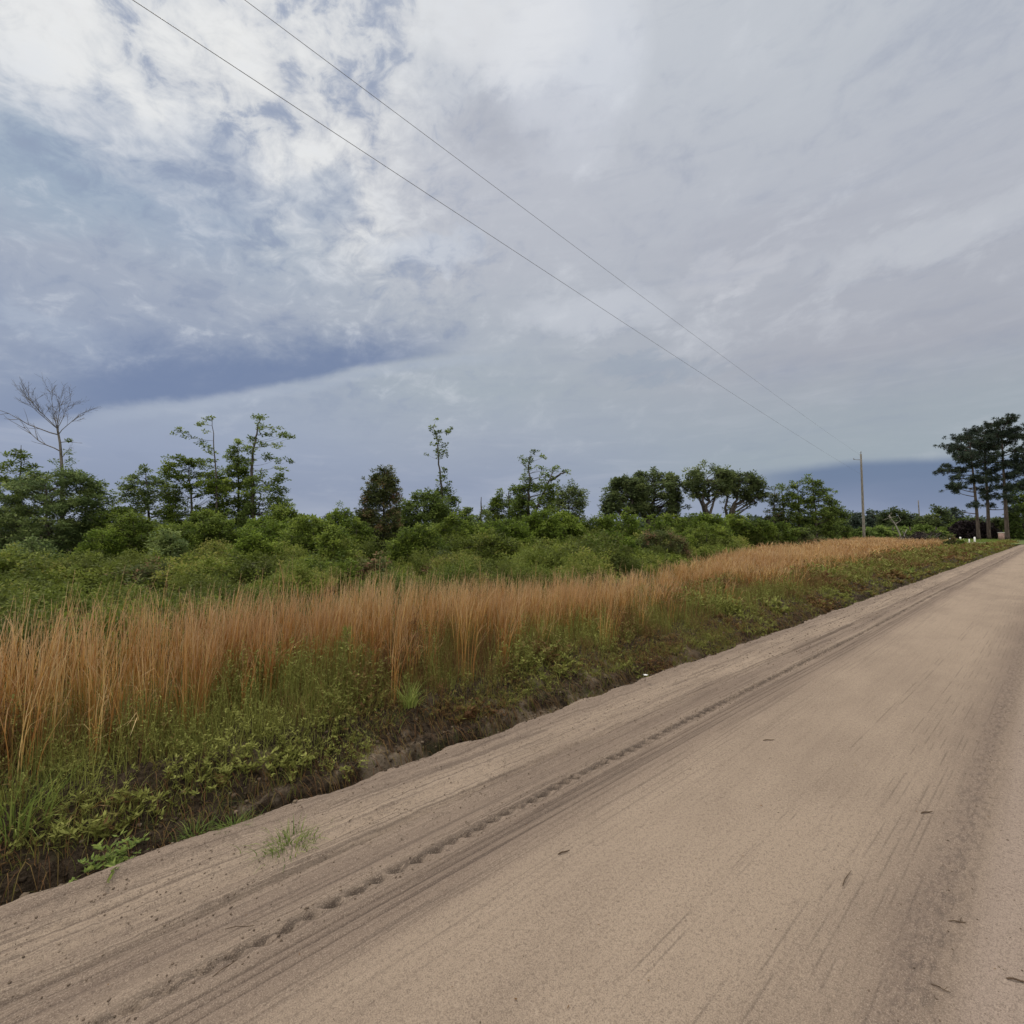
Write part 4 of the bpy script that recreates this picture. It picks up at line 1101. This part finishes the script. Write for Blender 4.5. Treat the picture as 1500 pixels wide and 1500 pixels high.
# ------------------------------------------------------------------ orange broomsedge
def t_front(s): return np.interp(s, [-5, 2, 8, 20, 60, 80], [4.25, 4.35, 4.8, 5.8, 7.5, 8.5]) + 0.9 * (fbm(s * .8, 0 * s + 3.3, 3) - .5)
def h_grass(s): return np.interp(s, [-5, 3, 5.5, 9, 16, 60], [1.02, 1.0, .88, .74, .76, .85])
def broomsedge():
    a = Acc()
    def zone(s0, s1, t0, t1, dens, per, w, K, hs=1.0, spread=.05, wl=1.0):
        n = int((s1 - s0) * (t1 - t0) * dens)
        s = s0 + rng.random(n) * (s1 - s0); t = t0 + rng.random(n) * (t1 - t0)
        ed = (t - t_front(s)); k = (ed > -.7) & ~((s > 76) & (t < 15)) & (t < t_back(s) + .5 * (rng.random(n) - .3))
        # thin where the weeds take over at the front, and patchy
        k &= rng.random(n) < np.where(ed < 0, .16, np.clip(.30 + ed * 1.1, 0, 1))
        k &= fbm(s * 1.1 + 5, t * 1.1, 3) + .25 * rng.random(n) > .53
        s, t = s[k], t[k]; n = len(s)
        x, y = st2w(s, t)
        m = n * per; idx = np.repeat(np.arange(n), per)
        off = rng.normal(size=(m, 2)) * spread
        base = np.stack([x[idx] + off[:, 0], y[idx] + off[:, 1], np.full(m, .04)], 1)
        th = (.82 + .36 * rng.random(n)) * h_grass(s) * (.9 + .25 * (fbm(s * .9, t * .9, 2) - .5))
        H = th[idx] * (.50 + .50 * rng.random(m) ** .8 + .16 * (rng.random(m) > .93)) * hs
        wind = np.array([.10, -.02]) * wl
        lean = off * 1.2 + wind * H[:, None] * (0.1 + rng.random((m, 1)) * 1.0) + rng.normal(size=(m, 2)) * .034 + (rng.random((m, 1)) > .965) * rng.normal(size=(m, 2)) * .20
        tint = np.clip(.40 + .8 * (fbm(s * .7 + 3, t * .7, 3)[idx] - .5) + (rng.random(n)[idx] - .5) * .3 + rng.normal(size=m) * .26, 0, 1)
        W = w * (.6 + .7 * rng.random(m))
        pts = blades(a, base, H, lean, W, tint, K, 0, 1, .65, 2.2)
        # side leaves and fluffy seed sheaths on the upper stem
        for q in range(2):
            kk = rng.random(m) < .7
            f = .35 + .5 * rng.random(m)
            j = np.minimum((f * K).astype(int), K - 1)
            b = pts[np.arange(m), j][kk]
            mm = len(b)
            blades(a, b, H[kk] * (.16 + .2 * rng.random(mm)), lean[kk] * .5 + rng.normal(size=(mm, 2)) * .05, W[kk] * 1.0, np.clip(tint[kk] + .15, 0, 1), 2, .55, 1.0, .8)
    zone(-1.6, 7, 4.0, 6.8, 46, 13, .0052, 5, spread=.035)
    zone(-1.6, 9, 4.3, 6.6, 18, 3, .0048, 6, hs=1.08, spread=.05, wl=2.0)
    zone(7, 14, 4.3, 8.5, 26, 11, .0095, 4, spread=.06)
    zone(14, 30, 5, 13, 12, 14, .014, 4, spread=.12)
    zone(30, 90, 5, 27, 3.2, 14, .032, 3, spread=.25)
    tag(a.build('tall_grass', M['straw']), 'band of tall orange-brown dried grass with pale feathery tips', 'grass', kind='stuff')
broomsedge()

# ------------------------------------------------------------------ roadside weeds
def weeds():
    a = Acc()
    def zone(s0, s1, t0, t1, dens, nl, ll, gdens, gw):
        n = int((s1 - s0) * (t1 - t0) * dens)
        s = s0 + rng.random(n) * (s1 - s0); t = t0 + rng.random(n) * (t1 - t0)
        u = t - te(s)
        start = np.interp(s, [-1, 4, 6, 90], [.66, .56, .44, .44]) + .34 * (fbm(s * 1.3 + 11, 0 * s, 3) - .5) * 2
        lim = t_front(s) + np.where(s < 12, .9, 1.2)
        k = (u > start) & ~((s > 72) & (t > 5.2)) & (t < lim + .5 * rng.random(n)) & (rng.random(n) < np.clip((lim + .5 - t) * 1.2, .25, 1))
        s, t = s[k], t[k]; n = len(s); x, y = st2w(s, t)
        z0 = ground_z(x, y) - .01
        patch = fbm(s * 1.0 + 2, t * 1.3, 3); patch2 = fbm(s * 2.6 + 8, t * 2.6, 2)
        tint0 = np.clip(.47 + 2.1 * (patch - .5) + .9 * (patch2 - .5) + rng.normal(size=n) * .2, .03, .95)
        lsz = .7 + 1.1 * np.clip((fbm(s * 1.9 + 33, t * 1.9, 2) - .35) * 2.2, 0, 1); lra = .22 + .26 * np.clip((fbm(s * 1.5 + 60, t * 1.5, 2) - .35) * 3, 0, 1)
        tint0 = np.where(s > 6, .47 + (tint0 - .47) * .62, tint0)
        tint0 = np.clip(tint0 - .14 * np.clip((t - t_front(s) + .3) / .6, 0, 1), .03, .95)
        edge = np.clip((t - te(s) - .6) / .8, .25, 1)
        H = (.14 + .30 * rng.random(n)) * (.6 + .9 * patch2) * edge * np.interp(s, [0, 10, 40], [1.15, .9, .8])
        lean = rng.normal(size=(n, 2)) * .05
        lean -= NL * (.06 * (1 - edge))[:, None]
        base = np.stack([x, y, z0], 1)
        pts = blades(a, base, H, lean, .0035 + ll * .03, tint0 * .6, 3)
        for q in range(nl):
            f = .15 + .85 * rng.random(n); j = f * 3; j0 = np.minimum(j.astype(int), 2); fr = (j - j0)[:, None]
            p = pts[np.arange(n), j0] * (1 - fr) + pts[np.arange(n), j0 + 1] * fr
            ph = rng.random(n) * 2 * PI; el_ = .1 + .8 * rng.random(n)
            ax = np.stack([np.cos(ph) * np.cos(el_), np.sin(ph) * np.cos(el_), np.sin(el_)], 1)
            leaves(a, p, ax, ll * lsz * (.5 + .9 * rng.random(n)), ll * lsz * lra, np.clip(tint0 + rng.normal(size=n) * .13, 0, 1), up_bias=.8)
        m = int(n * gdens)
        idx = rng.integers(0, n, m); off = rng.normal(size=(m, 2)) * .05
        bx, by = x[idx] + off[:, 0], y[idx] + off[:, 1]
        b = np.stack([bx, by, ground_z(bx, by) - .01], 1)
        tg = np.clip(tint0[idx] + rng.normal(size=m) * .22, 0, 1)
        blades(a, b, H[idx] * (.5 + .8 * rng.random(m)) + .03, rng.normal(size=(m, 2)) * .07, gw * (.6 + .8 * rng.random(m)), tg, 4, taper=.9)
    zone(-1.6, 3.5, 3.4, 6.0, 430, 18, .027, 4.5, .0036)
    zone(3.5, 8, 3.4, 6.4, 280, 16, .034, 3.6, .0052)
    zone(8, 16, 3.4, 7.4, 110, 14, .052, 3.2, .009)
    zone(16, 34, 3.4, 9.0, 26, 12, .105, 2.5, .02)
    zone(34, 95, 3.4, 12, 6.0, 10, .20, 2.5, .04)
    tag(a.build('roadside_weeds', M['weed']), 'dense green, olive and russet weeds growing along the bank beside the ditch', 'weeds', kind='stuff')
weeds()
def sparse_ditch():
    a = Acc()
    n = 9000
    s = np.concatenate([-1 + rng.random(n // 2) * 9, 8 + rng.random(n // 2) * 60]); t = te(s) + .05 + .75 * rng.random(n)
    k = fbm(s * 2.2 + 30, t * 3, 3) > np.interp(s, [0, 4, 8], [.60, .55, .50])
    s, t = s[k], t[k]; x, y = st2w(s, t); m = len(s)
    b = np.stack([x, y, ditch_h(s, t) - .01], 1)
    blades(a, b, (.04 + .10 * rng.random(m)) * np.interp(s, [0, 70], [1, 2]), rng.normal(size=(m, 2)) * .05, .004 * np.interp(s, [0, 6, 70], [1, 1.5, 8]), .45 + .35 * rng.random(m), 3, taper=.9)
    # hanging dry roots on the cut bank
    q = 7500
    s = -1 + rng.random(q) * 14; t = te(s) + .15 + .75 * rng.random(q); x, y = st2w(s, t)
    b = np.stack([x, y, ditch_h(s, t) + .01], 1)
    ln = -NL * (.10 + .12 * rng.random(q))[:, None] + rng.normal(size=(q, 2)) * .06
    blades(a, b, -.02 - .10 * rng.random(q) + .08, ln, .0045, .02 + .38 * rng.random(q) ** 1.5, 3, taper=.8, power=1.2)
    tag(a.build('ditch_grass', M['weed']), 'thin grass and trailing dry roots inside the dark ditch', 'grass', kind='stuff')
sparse_ditch()
def lawn_grass():
    a = Acc(); n = 26000
    x = 30 + rng.random(n) * 80; y = 56 + rng.random(n) * 40
    k = ~((y > 60.0) & (y < 65.0) & (x < 65)); s, t = w2st(x, y); k &= t > 4.6
    x, y = x[k], y[k]; m = len(x)
    blades(a, np.stack([x, y, 0 * x + .05], 1), .10 + .14 * rng.random(m), rng.normal(size=(m, 2)) * .06, .07, .2 + .4 * rng.random(m), 2)
    tag(a.build('lawn_grass', M['weed_fresh']), 'short mown green grass around the cross road', 'grass', kind='stuff')
lawn_grass()

# ------------------------------------------------------------------ single small plants
def ground_pt(px, py, zz=0.0):
    d = ray(px, py); k = (zz - EYE) / d[2]
    return np.array([d[0] * k, d[1] * k, zz])
def tuft(name, label, cat, px, py, n, H, spread, w, mat, tb=.5, leanf=.5, zz=None, group=None, elong=0):
    p = ground_pt(px, py)
    if zz is None: zz = float(ground_z(p[0], p[1])); p = ground_pt(px, py, zz)
    a = Acc()
    off = rng.normal(size=(n, 2)) * spread * .5
    if elong: off += D * (rng.normal(size=n) * elong)[:, None]
    base = np.concatenate([p[:2] + off, np.full((n, 1), zz - .005)], 1)
    lean = unit(off + rng.normal(size=(n, 2)) * .01) * (H * leanf * (.4 + .9 * rng.random((n, 1))))
    blades(a, base, H * (.4 + .7 * rng.random(n)), lean, w * (.6 + .8 * rng.random(n)), np.clip(tb + rng.normal(size=n) * .2, 0, 1), 4, taper=.9)
    o = a.build(name, M[mat], origin=p); o.location = Vector(p.tolist())
    return tag(o, label, cat, group)
def weedplant(name, label, px, py, n, H, R, ll, mat, tb=.5, zz=None, lwf=.4, cat='plant'):
    p = ground_pt(px, py)
    if zz is None: zz = float(ground_z(p[0], p[1])); p = ground_pt(px, py, zz)
    root = empty(name, p, label, cat)
    st_, lf = Acc(), Acc()
    ns = max(3, n // 22)
    th = rng.random(ns) * 2 * PI
    ln = np.stack([np.cos(th), np.sin(th)], 1) * R * (.4 + .7 * rng.random((ns, 1)))
    hs = H * (.6 + .5 * rng.random(ns))
    pts = blades(st_, np.repeat(p[None], ns, 0) + np.concatenate([rng.normal(size=(ns, 2)) * R * .15, np.full((ns, 1), -.01)], 1), hs, ln, .006, .3, 4, power=1.3)
    i = rng.integers(0, ns, n); f = .15 + .85 * rng.random(n); j = f * 4; j0 = np.minimum(j.astype(int), 3); fr = (j - j0)[:, None]
    q = pts[i, j0] * (1 - fr) + pts[i, j0 + 1] * fr
    ax = rng.normal(size=(n, 3)); ax[:, 2] = np.abs(ax[:, 2]) * .6 + .1
    leaves(lf, q, ax, ll * (.6 + .7 * rng.random(n)), ll * lwf, np.clip(tb + rng.normal(size=n) * .18, 0, 1), up_bias=1.0)
    st_.build('stem', M['twig'], root, False, p); lf.build('foliage', M[mat], root, False, p)
    return root
weedplant('weed', 'bright green leafy weed on the ditch edge at lower left', 160, 1268, 420, .12, .17, .030, 'weed_fresh', .35, zz=.0)
tuft('grass_tuft', 'low green grass tuft alone on the bare sand left of the ruts', 'grass tuft', 424, 1236, 160, .085, .10, .0045, 'weed_fresh', .3, 1.0, zz=0.0, elong=.05)
tuft('grass_tuft', 'grey-green grass tuft on the road lip just right of the bright weed', 'grass tuft', 345, 1212, 110, .08, .08, .004, 'weed_fresh', .25, .9, zz=0.0, elong=.04)
tuft('grass_tuft', 'thin grass tuft inside the ditch left of the grey-green one', 'grass tuft', 285, 1222, 90, .08, .08, .004, 'weed_fresh', .2, .8, elong=.02)
weedplant('weed', 'small lime green weed on the pale sand shelf of the bank', 332, 1140, 60, .14, .09, .045, 'weed_fresh', .8)
weedplant('weed', 'pale star-leaved seedling low on the dark bank', 228, 1192, 22, .08, .06, .06, 'weed_fresh', 1.0)
tuft('grass_tuft', 'rust-coloured dry grass clump on the bank at left', 'grass tuft', 112, 1205, 110, .22, .06, .006, 'straw', .2, 1.0)
tuft('grass_tuft', 'broad-bladed fresh grass clump at the left edge of the photo', 'grass tuft', 20, 1215, 260, .30, .16, .009, 'weed_fresh', .45, .6)
tuft('grass_tuft', 'tall light green grass clump on the bank right of the pale sand shelf', 'grass tuft', 560, 1075, 160, .22, .10, .006, 'weed_fresh', .5, .6)
tuft('grass_tuft', 'arching yellow-green grass clump at the front of the weeds, left of centre', 'grass tuft', 600, 1035, 120, .26, .08, .007, 'weed_fresh', .7, .6)
def fennel():
    p = ground_pt(508, 998, .05); root = empty('fennel_plant', p, 'feathery light green fennel-like plant standing before the orange grass', 'plant')
    st_, lf = Acc(), Acc()
    for k, (dx, H) in enumerate(((0, .52), (.10, .33), (-.07, .36), (.16, .25))):
        b = p + np.array([dx, .02 * k, 0]); top = b + np.array([dx * .4, 0, H])
        tube(st_, np.array([b, (b + top) / 2, top]), [.007, .005, .003], 5)
        n = int(1500 * H)
        f = .25 + .75 * rng.random(n)
        q = b + (top - b) * f[:, None]; ph = rng.random(n) * 2 * PI
        ax = np.stack([np.cos(ph), np.sin(ph), .9 + .4 * rng.random(n)], 1)
        r = .02 + .09 * (1 - f) + .02
        leaves(lf, q + unit(ax) * (r * rng.random(n))[:, None], ax + rng.normal(size=(n, 3)) * .3, .055, .005, np.clip(.55 + rng.normal(size=n) * .2, 0, 1))
    st_.build('stem', M['twig'], root, True, p); lf.build('foliage', M['weed_fresh'], root, False, p)
fennel()
weedplant('weed', 'bright yellow-green weed patch at the edge of the field near the junction', 1318, 838, 420, .38, 1.7, .16, 'weed_fresh', .45, zz=.05)
tree('young_pine', 'small rusty young conifer by the end of the orange grass', 'shrub', 46,
     [(782, 1389, 1392), (790, 1385, 1396), (801, 1382, 1400)], [(1390, 803), (1390, 795), (1390, 783)], 0.05, n=30, cr=.24, per=44, ll=.16, lw=.06, leaf='russet_leaf', tbias=.6, flat=.6)
tree('young_pine', 'small green seedling tree right beside the rusty young conifer', 'shrub', 47,
     [(790, 1404, 1408), (800, 1401, 1412)], [(1406, 802), (1406, 797), (1406, 791)], 0.04, n=14, cr=.2, per=40, ll=.15, lw=.06, leaf='mid_leaf', tbias=.4, flat=.6)

# white flower head or litter scrap at the road edge
def white_flower():
    p = ground_pt(945, 998, .03); root = empty('flower', p, 'tiny white flower at the road edge beside the ditch', 'flower')
    a, b = Acc(), Acc()
    tube(b, np.array([p, p + [0, 0, .03], p + [.005, 0, .06]]), [.003, .0025, .002], 4, .3)
    c = p + np.array([.005, 0, .06])
    for k in range(9):
        t_ = k * 2 * PI / 9
        leaves(a, c[None], np.array([[math.cos(t_), math.sin(t_), .35]]), .03, .016, .5, up_bias=2)
    b.build('stem', M['twig'], root, False, p); a.build('petals', M['petal'], root, False, p)
white_flower()

# ------------------------------------------------------------------ twigs, clods and litter on the sand
def twig(label, px, py, L, ang, r=.005, fork=False):
    L *= .85; r *= .62
    p = ground_pt(px, py, .02); p[2] = float(road_z(*[np.array(q) for q in w2st(p[0], p[1])])) + r
    a = Acc()
    d = np.array([math.cos(ang), math.sin(ang), 0])
    f = np.linspace(-.5, .5, 7)
    pts = p + d * (f * L)[:, None] + np.cross(d, [0, 0, 1]) * (.12 * L * (f ** 2 - .1))[:, None]
    pts[:, 2] += np.array([0, .002, .004, .003, .002, .003, .006])
    tube(a, pts, r * np.array([.7, 1, 1, .95, .9, .8, .5]), 6)
    if fork:
        for k, s_ in ((2, 1), (4, -1)):
            q = pts[k]; e = q + (d + s_ * np.cross(d, [0, 0, 1]) * 1.1) * L * .3
            e[2] += .008
            tube(a, np.array([q, (q + e) / 2 + [0, 0, .004], e]), [r * .6, r * .5, r * .3], 4)
    o = a.build('twig', M['twig'], smooth=True, origin=p); o.location = Vector(p.tolist())
    return tag(o, label, 'twig', 'twigs lying on the sand')
twig('short straight brown twig on the smooth sand at mid road', 826, 1248, .075, .35)
twig('slightly curved dark twig between the tyre lines and the rough strip', 1357, 1190, .085, .12, .0055)
twig('dark twig at the right edge of the photo on pale sand', 1490, 1437, .07, -.35, .005)
twig('small forked twig with bits of leaf on the rough strip', 1402, 1350, .07, -.25, .003, True)
twig('thin forked twig low on the rough strip near the bottom edge', 1378, 1450, .06, -.8, .0025, True)
twig('tiny far twig on the smooth sand below the fine grooves', 1126, 1084, .10, .0, .005)
twig('thin curved rootlet beside the fine tyre grooves at lower left', 330, 1415, .10, .9, .0025)
twig('pale thin rootlet on loose sand above the tyre prints', 352, 1355, .13, .1, .002)
twig('straight dark stick pressed into the tyre line', 1240, 1287, .16, ROADROT, .0028)
def clods():
    a = Acc()
    dc = Acc()
    def cube(p, r, n, a=a):
        v = np.array([[x, y, z] for z in (-1, 1) for y in (-1, 1) for x in (-1, 1)], float)
        v = unit(v)[None] * (r[:, None, None]) * (.6 + .6 * rng.random((n, 8, 1)))
        v[..., 2] *= .7
        v = v + p[:, None, :]
        q = np.array([[0, 2, 3, 1], [4, 5, 7, 6], [0, 1, 5, 4], [2, 6, 7, 3], [0, 4, 6, 2], [1, 3, 7, 5]])
        f = (np.arange(n)[:, None, None] * 8 + q[None]).reshape(-1, 4)
        a.add(v.reshape(-1, 3), f, np.repeat(rng.random(n), 8))
    for n, s0, s1, tl, th, r0, r1 in ((2600, -1, 6, 2.25, 3.0, .0025, .007), (1000, -1, 8, 2.02, 2.2, .003, .0075), (500, -1, 7, .1, 2.2, .002, .0045),
                                      (1500, 6, 20, 2.2, 3.0, .004, .013), (420, -1, 7, .12, .5, .002, .006)):
        s = s0 + rng.random(n) * (s1 - s0); t = tl + rng.random(n) * (th - tl)
        x, y = st2w(s, t); r = r0 + (r1 - r0) * rng.random(n) ** 3
        cube(np.stack([x, y, road_z(s, t) + r * .3], 1), r, n)
    for n, s0, s1, tl, th, r0, r1 in ((3800, -1, 6, 2.98, 4.0, .004, .022), (2200, 6, 20, 2.98, 3.9, .008, .035)):
        s = s0 + rng.random(n) * (s1 - s0); t = tl + rng.random(n) * (th - tl)
        x, y = st2w(s, t); r = r0 + (r1 - r0) * rng.random(n) ** 3; h0_ = dc.n
        cube(np.stack([x, y, np.where(t < te(s), road_z(s, t), ditch_h(s, t)) + r * .2], 1), r, n, dc)
    m, nt, out = new_mat('clod')
    principled(nt, out, attr(nt, 'tint').ramp([(0, (.10, .075, .055)), (.7, (.18, .135, .10)), (1, (.28, .22, .165))]), .95, .1)
    tag(a.build('soil_clods', m), 'loose clods and crumbs of soil scattered over the sandy road', 'soil', kind='stuff')
    m2, nt, out = new_mat('ditch_clod')
    principled(nt, out, attr(nt, 'tint').ramp([(0, (.03, .022, .015)), (.7, (.085, .062, .042)), (1, (.22, .17, .12))]), .95, .1)
    tag(dc.build('ditch_clods', m2), 'dark crumbly clods fallen along the ditch and its cut bank', 'soil', kind='stuff')
    b = Acc(); n = 170
    s = rng.random(n) * 12; t = .15 + rng.random(n) * 2.6; x, y = st2w(s, t)
    ax = rng.normal(size=(n, 3)); ax[:, 2] = .12
    leaves(b, np.stack([x, y, road_z(s, t) + .004], 1), ax, .006 + .016 * rng.random(n) ** 2, .003 + .004 * rng.random(n), rng.random(n) * .3, up_bias=3)
    tag(b.build('leaf_litter', M['weed']), 'scattered dry leaf fragments on the sandy road', 'leaf litter', kind='stuff')
clods()

# ------------------------------------------------------------------ utility poles and wires
Q = np.array([.668, .744]); Q = Q / np.linalg.norm(Q)
Z1 = 72.0
P1 = P(1266, 792, Z1); P1[2] = 0
TOP1 = P(1261, 665, Z1)
POLES = 'wooden utility poles beside the road'
def pole(loc, top, r, label, arms=True):
    loc = np.array([loc[0], loc[1], 0.0])
    root = empty('utility_pole', loc, label, 'utility pole', POLES)
    a = Acc(); f = np.linspace(0, 1, 8)[:, None]
    tube(a, loc + (top - loc) * f, r * (1 - .38 * f[:, 0]), 10)
    a.build('shaft', M['pole_wood'], root, True, loc)
    if arms:
        side = np.array([-Q[1], Q[0], 0])
        b = Acc(); tube(b, np.array([top + [0, 0, -.25], top + [0, 0, .12]]), [.03, .03], 6); b.build('pin', M['metal'], root, False, loc); b = Acc()
        tube(b, np.array([top - side * .0 + [0, 0, -.9], top + side * .9 + [0, 0, -.75]]), [.045, .04], 6); b.build('bracket', M['metal'], root, False, loc)
        c = Acc(); tt = np.linspace(0, 1, 5)
        tube(c, top + np.array([0, 0, .10]) + np.array([0, 0, .28]) * tt[:, None], [.05, .11, .06, .11, .05], 8); c.build('insulator', M['ceramic'], root, True, loc)
        e = Acc(); tube(e, top + side * .9 + np.array([0, 0, -.75]) + np.array([0, 0, .22]) * tt[:, None], [.04, .09, .05, .09, .04], 8); e.build('insulator', M['ceramic'], root, True, loc)
        g = Acc(); tube(g, np.array([top + [0, 0, -2.2], top + side * .18 + [0, 0, -2.2]]), [.05, .05], 6); g.build('clevis', M['metal'], root, False, loc)
    return root
pole(P1, TOP1, .20, 'tall grey wooden utility pole at the end of the overhead wires')
L0 = 95.0
P0 = P1 - np.array([Q[0], Q[1], 0]) * L0
pole(P0, P0 + np.array([0, 0, 11.4]), .19, 'wooden utility pole behind the photographer carrying the near ends of the wires')
P2 = P(1349, 790, 125)
pole(P2, P(1345, 733, 125), .17, 'shorter thin pole farther off behind the brush pile', False)
def wire(name, label, py1, px0, r=.0056):
    A = P(1262, py1, Z1)
    d = ray(px0, 0)[:2]; d3 = ray(px0, 0)
    # point of the sight line that lies in the vertical plane of the wires
    M_ = np.array([[d[0], Q[0]], [d[1], Q[1]]])
    k, q = np.linalg.solve(M_, A[:2])
    B = np.array([0, 0, EYE]) + d3 * k
    E_ = A + (B - A) * (L0 / q)
    f = np.linspace(0, 1, 60)[:, None]
    pts = A + (E_ - A) * f; pts[:, 2] -= (0.25 * 4 * f * (1 - f))[:, 0]
    a = Acc(); tube(a, pts, r, 6)
    o = a.build(name, M['wire'], smooth=True, origin=A); o.location = Vector(A.tolist())
    tag(o, label, 'wire', 'overhead wires along the road')
wire('overhead_wire', 'lower overhead wire, the left of the two crossing the sky', 695, 205)
wire('overhead_wire', 'upper overhead wire, the right of the two crossing the sky', 668, 368, .0050)

# ------------------------------------------------------------------ things at the junction
def dead_leaner():
    z = 74
    b = P(1322, 793, z); b[2] = 0
    root = empty('dead_tree', b, 'pale bleached dead trunk leaning left between the two poles', 'tree')
    a = Acc()
    main = np.array([b, P(1317, 780, z), P(1312, 769, z), P(1309, 764, z)])
    tube(a, main, [.12, .10, .08, .05], 7)
    for pts in ([(1311, 768), (1306, 760), (1302, 758), (1292, 762)], [(1309, 764), (1304, 756), (1306, 751), (1303, 750)], [(1312, 768), (1315, 762), (1314, 756)],
                [(1306, 760), (1300, 755), (1296, 757)], [(1304, 758), (1306, 754), (1309, 752)], [(1309, 764), (1314, 766), (1320, 764)], [(1303, 758), (1310, 757)]):
        q = np.array([P(x, y, z) for x, y in pts]); q[1:, 1] += rng.normal(size=len(q) - 1) * .4
        tube(a, q, np.linspace(.04, .015, len(q)), 5)
    a.build('trunk', M['dead_wood'], root, True, b)
    b2 = P(1324, 793, z); b2[2] = 0
    root2 = empty('dead_tree', b2, 'short thin pale stem leaning right beside the bleached dead trunk', 'tree')
    c = Acc(); tube(c, np.array([b2, P(1325, 782, z), P(1329, 775, z)]), [.07, .06, .03], 5)
    tube(c, np.array([P(1325, 783, z), P(1322, 778, z)]), [.05, .03], 4)
    c.build('trunk', M['dead_wood'], root2, True, b2)
dead_leaner()
def brush():
    z = 58
    c = P(1352, 796, z); c[2] = 0
    root = empty('brush_pile', c, 'heap of brown dead branches and dark leaves at the edge of the cross road', 'brush pile')
    a, l = Acc(), Acc()
    for i in range(130):
        p = c + np.array([random.uniform(-1.6, 1.5), random.uniform(-1, 1), 0]); h = random.uniform(.4, 1.6) * (1 - .4 * abs(p[0] - c[0]) / 1.6)
        e = p + np.array([random.gauss(0, .9), random.gauss(0, .5), h])
        tube(a, np.array([p, (p + e) / 2 + rng.normal(size=3) * .1, e]), [.04, .03, .015], 4)
        clump_leaves(l, e, .28, 26, .16, .08, random.random(), .7)
        clump_leaves(l, (p + e) / 2, .32, 22, .16, .08, random.random() * .6, .7)
    a.build('branches', M['bark_grey'], root, False, c); l.build('dead_leaves', M['purple_leaf'], root, False, c)
    b2 = P(1364, 797, 57); b2[2] = 0
    leaves_ = Acc(); n = 16
    th = rng.random(n) * PI; d = np.stack([np.cos(th), rng.normal(size=n) * .4, np.sin(th)], 1)
    leaves(leaves_, np.repeat((b2 + [0, 0, .4])[None], n, 0), d, .9, .16, rng.random(n) * .5)
    o = leaves_.build('palmetto', M['mid_leaf'], origin=b2); o.location = Vector(b2.tolist())
    tag(o, 'small fan-leaved palmetto at the right end of the brush pile', 'plant')
brush()
def posts():
    g = 'white marker posts by the culvert'
    data = [(1392, 784, 'tall white marker post, leftmost of the row'), (1396, 789, 'short white marker post just right of the tall leftmost one'),
            (1407, 787, 'white marker post left of the middle gap in the row'), (1412, 790, 'short white post right of the left-middle marker post'),
            (1420, 790, 'small white post in the gap before the last marker post'), (1428, 787, 'stout white marker post, rightmost of the row')]
    for px, yt, lb in data:
        z = 61.5; b = P(px, 797, z); b[2] = .05; t = P(px, yt, z)
        a = Acc(); h = t[2] - b[2]; w = .13 if px in (1392, 1407, 1428) else .09
        if px in (1392,): w = .09
        box(a, b + [0, 0, h / 2], (w, w, h))
        s = w / 2 * .9; tp = b[2] + h
        v = [[b[0] - s, b[1] - s, tp], [b[0] + s, b[1] - s, tp], [b[0] + s, b[1] + s, tp], [b[0] - s, b[1] + s, tp], [b[0] - s * .3, b[1] - s * .3, tp + .05], [b[0] + s * .3, b[1] - s * .3, tp + .05], [b[0] + s * .3, b[1] + s * .3, tp + .05], [b[0] - s * .3, b[1] + s * .3, tp + .05]]
        a.add(v, [[0, 1, 5, 4], [1, 2, 6, 5], [2, 3, 7, 6], [3, 0, 4, 7], [4, 5, 6, 7]])
        o = a.build('marker_post', M['white_paint'], origin=b); o.location = Vector(b.tolist())
        tag(o, lb, 'post', g)
    b = P(1467, 793, 80); b[2] = 0
    root = empty('gate_pillar', b, 'short pinkish brick pillar between the two right-hand pines', 'pillar')
    a = Acc(); box(a, b + [0, 0, .65], (.72, .6, 1.3), -.75); a.build('pillar_body', M['brick'], root, False, b)
    a = Acc(); box(a, b + [0, 0, 1.35], (.84, .7, .1), -.75); a.build('capstone', M['board'], root, False, b)
    b = P(1330, 792, 66); b[2] = 0
    root = empty('plank', b, 'pale horizontal board on low blocks left of the brush pile', 'board')
    a = Acc(); box(a, b + [0, 0, .52], (1.7, .3, .12), .03); a.build('board', M['board'], root, False, b)
    for q in (-.6, .6):
        a = Acc(); box(a, b + [q, 0, .23], (.3, .3, .46)); a.build('block', M['board'], root, False, b)
posts()
print('faces', sum(len(m.polygons) for m in bpy.data.meshes))
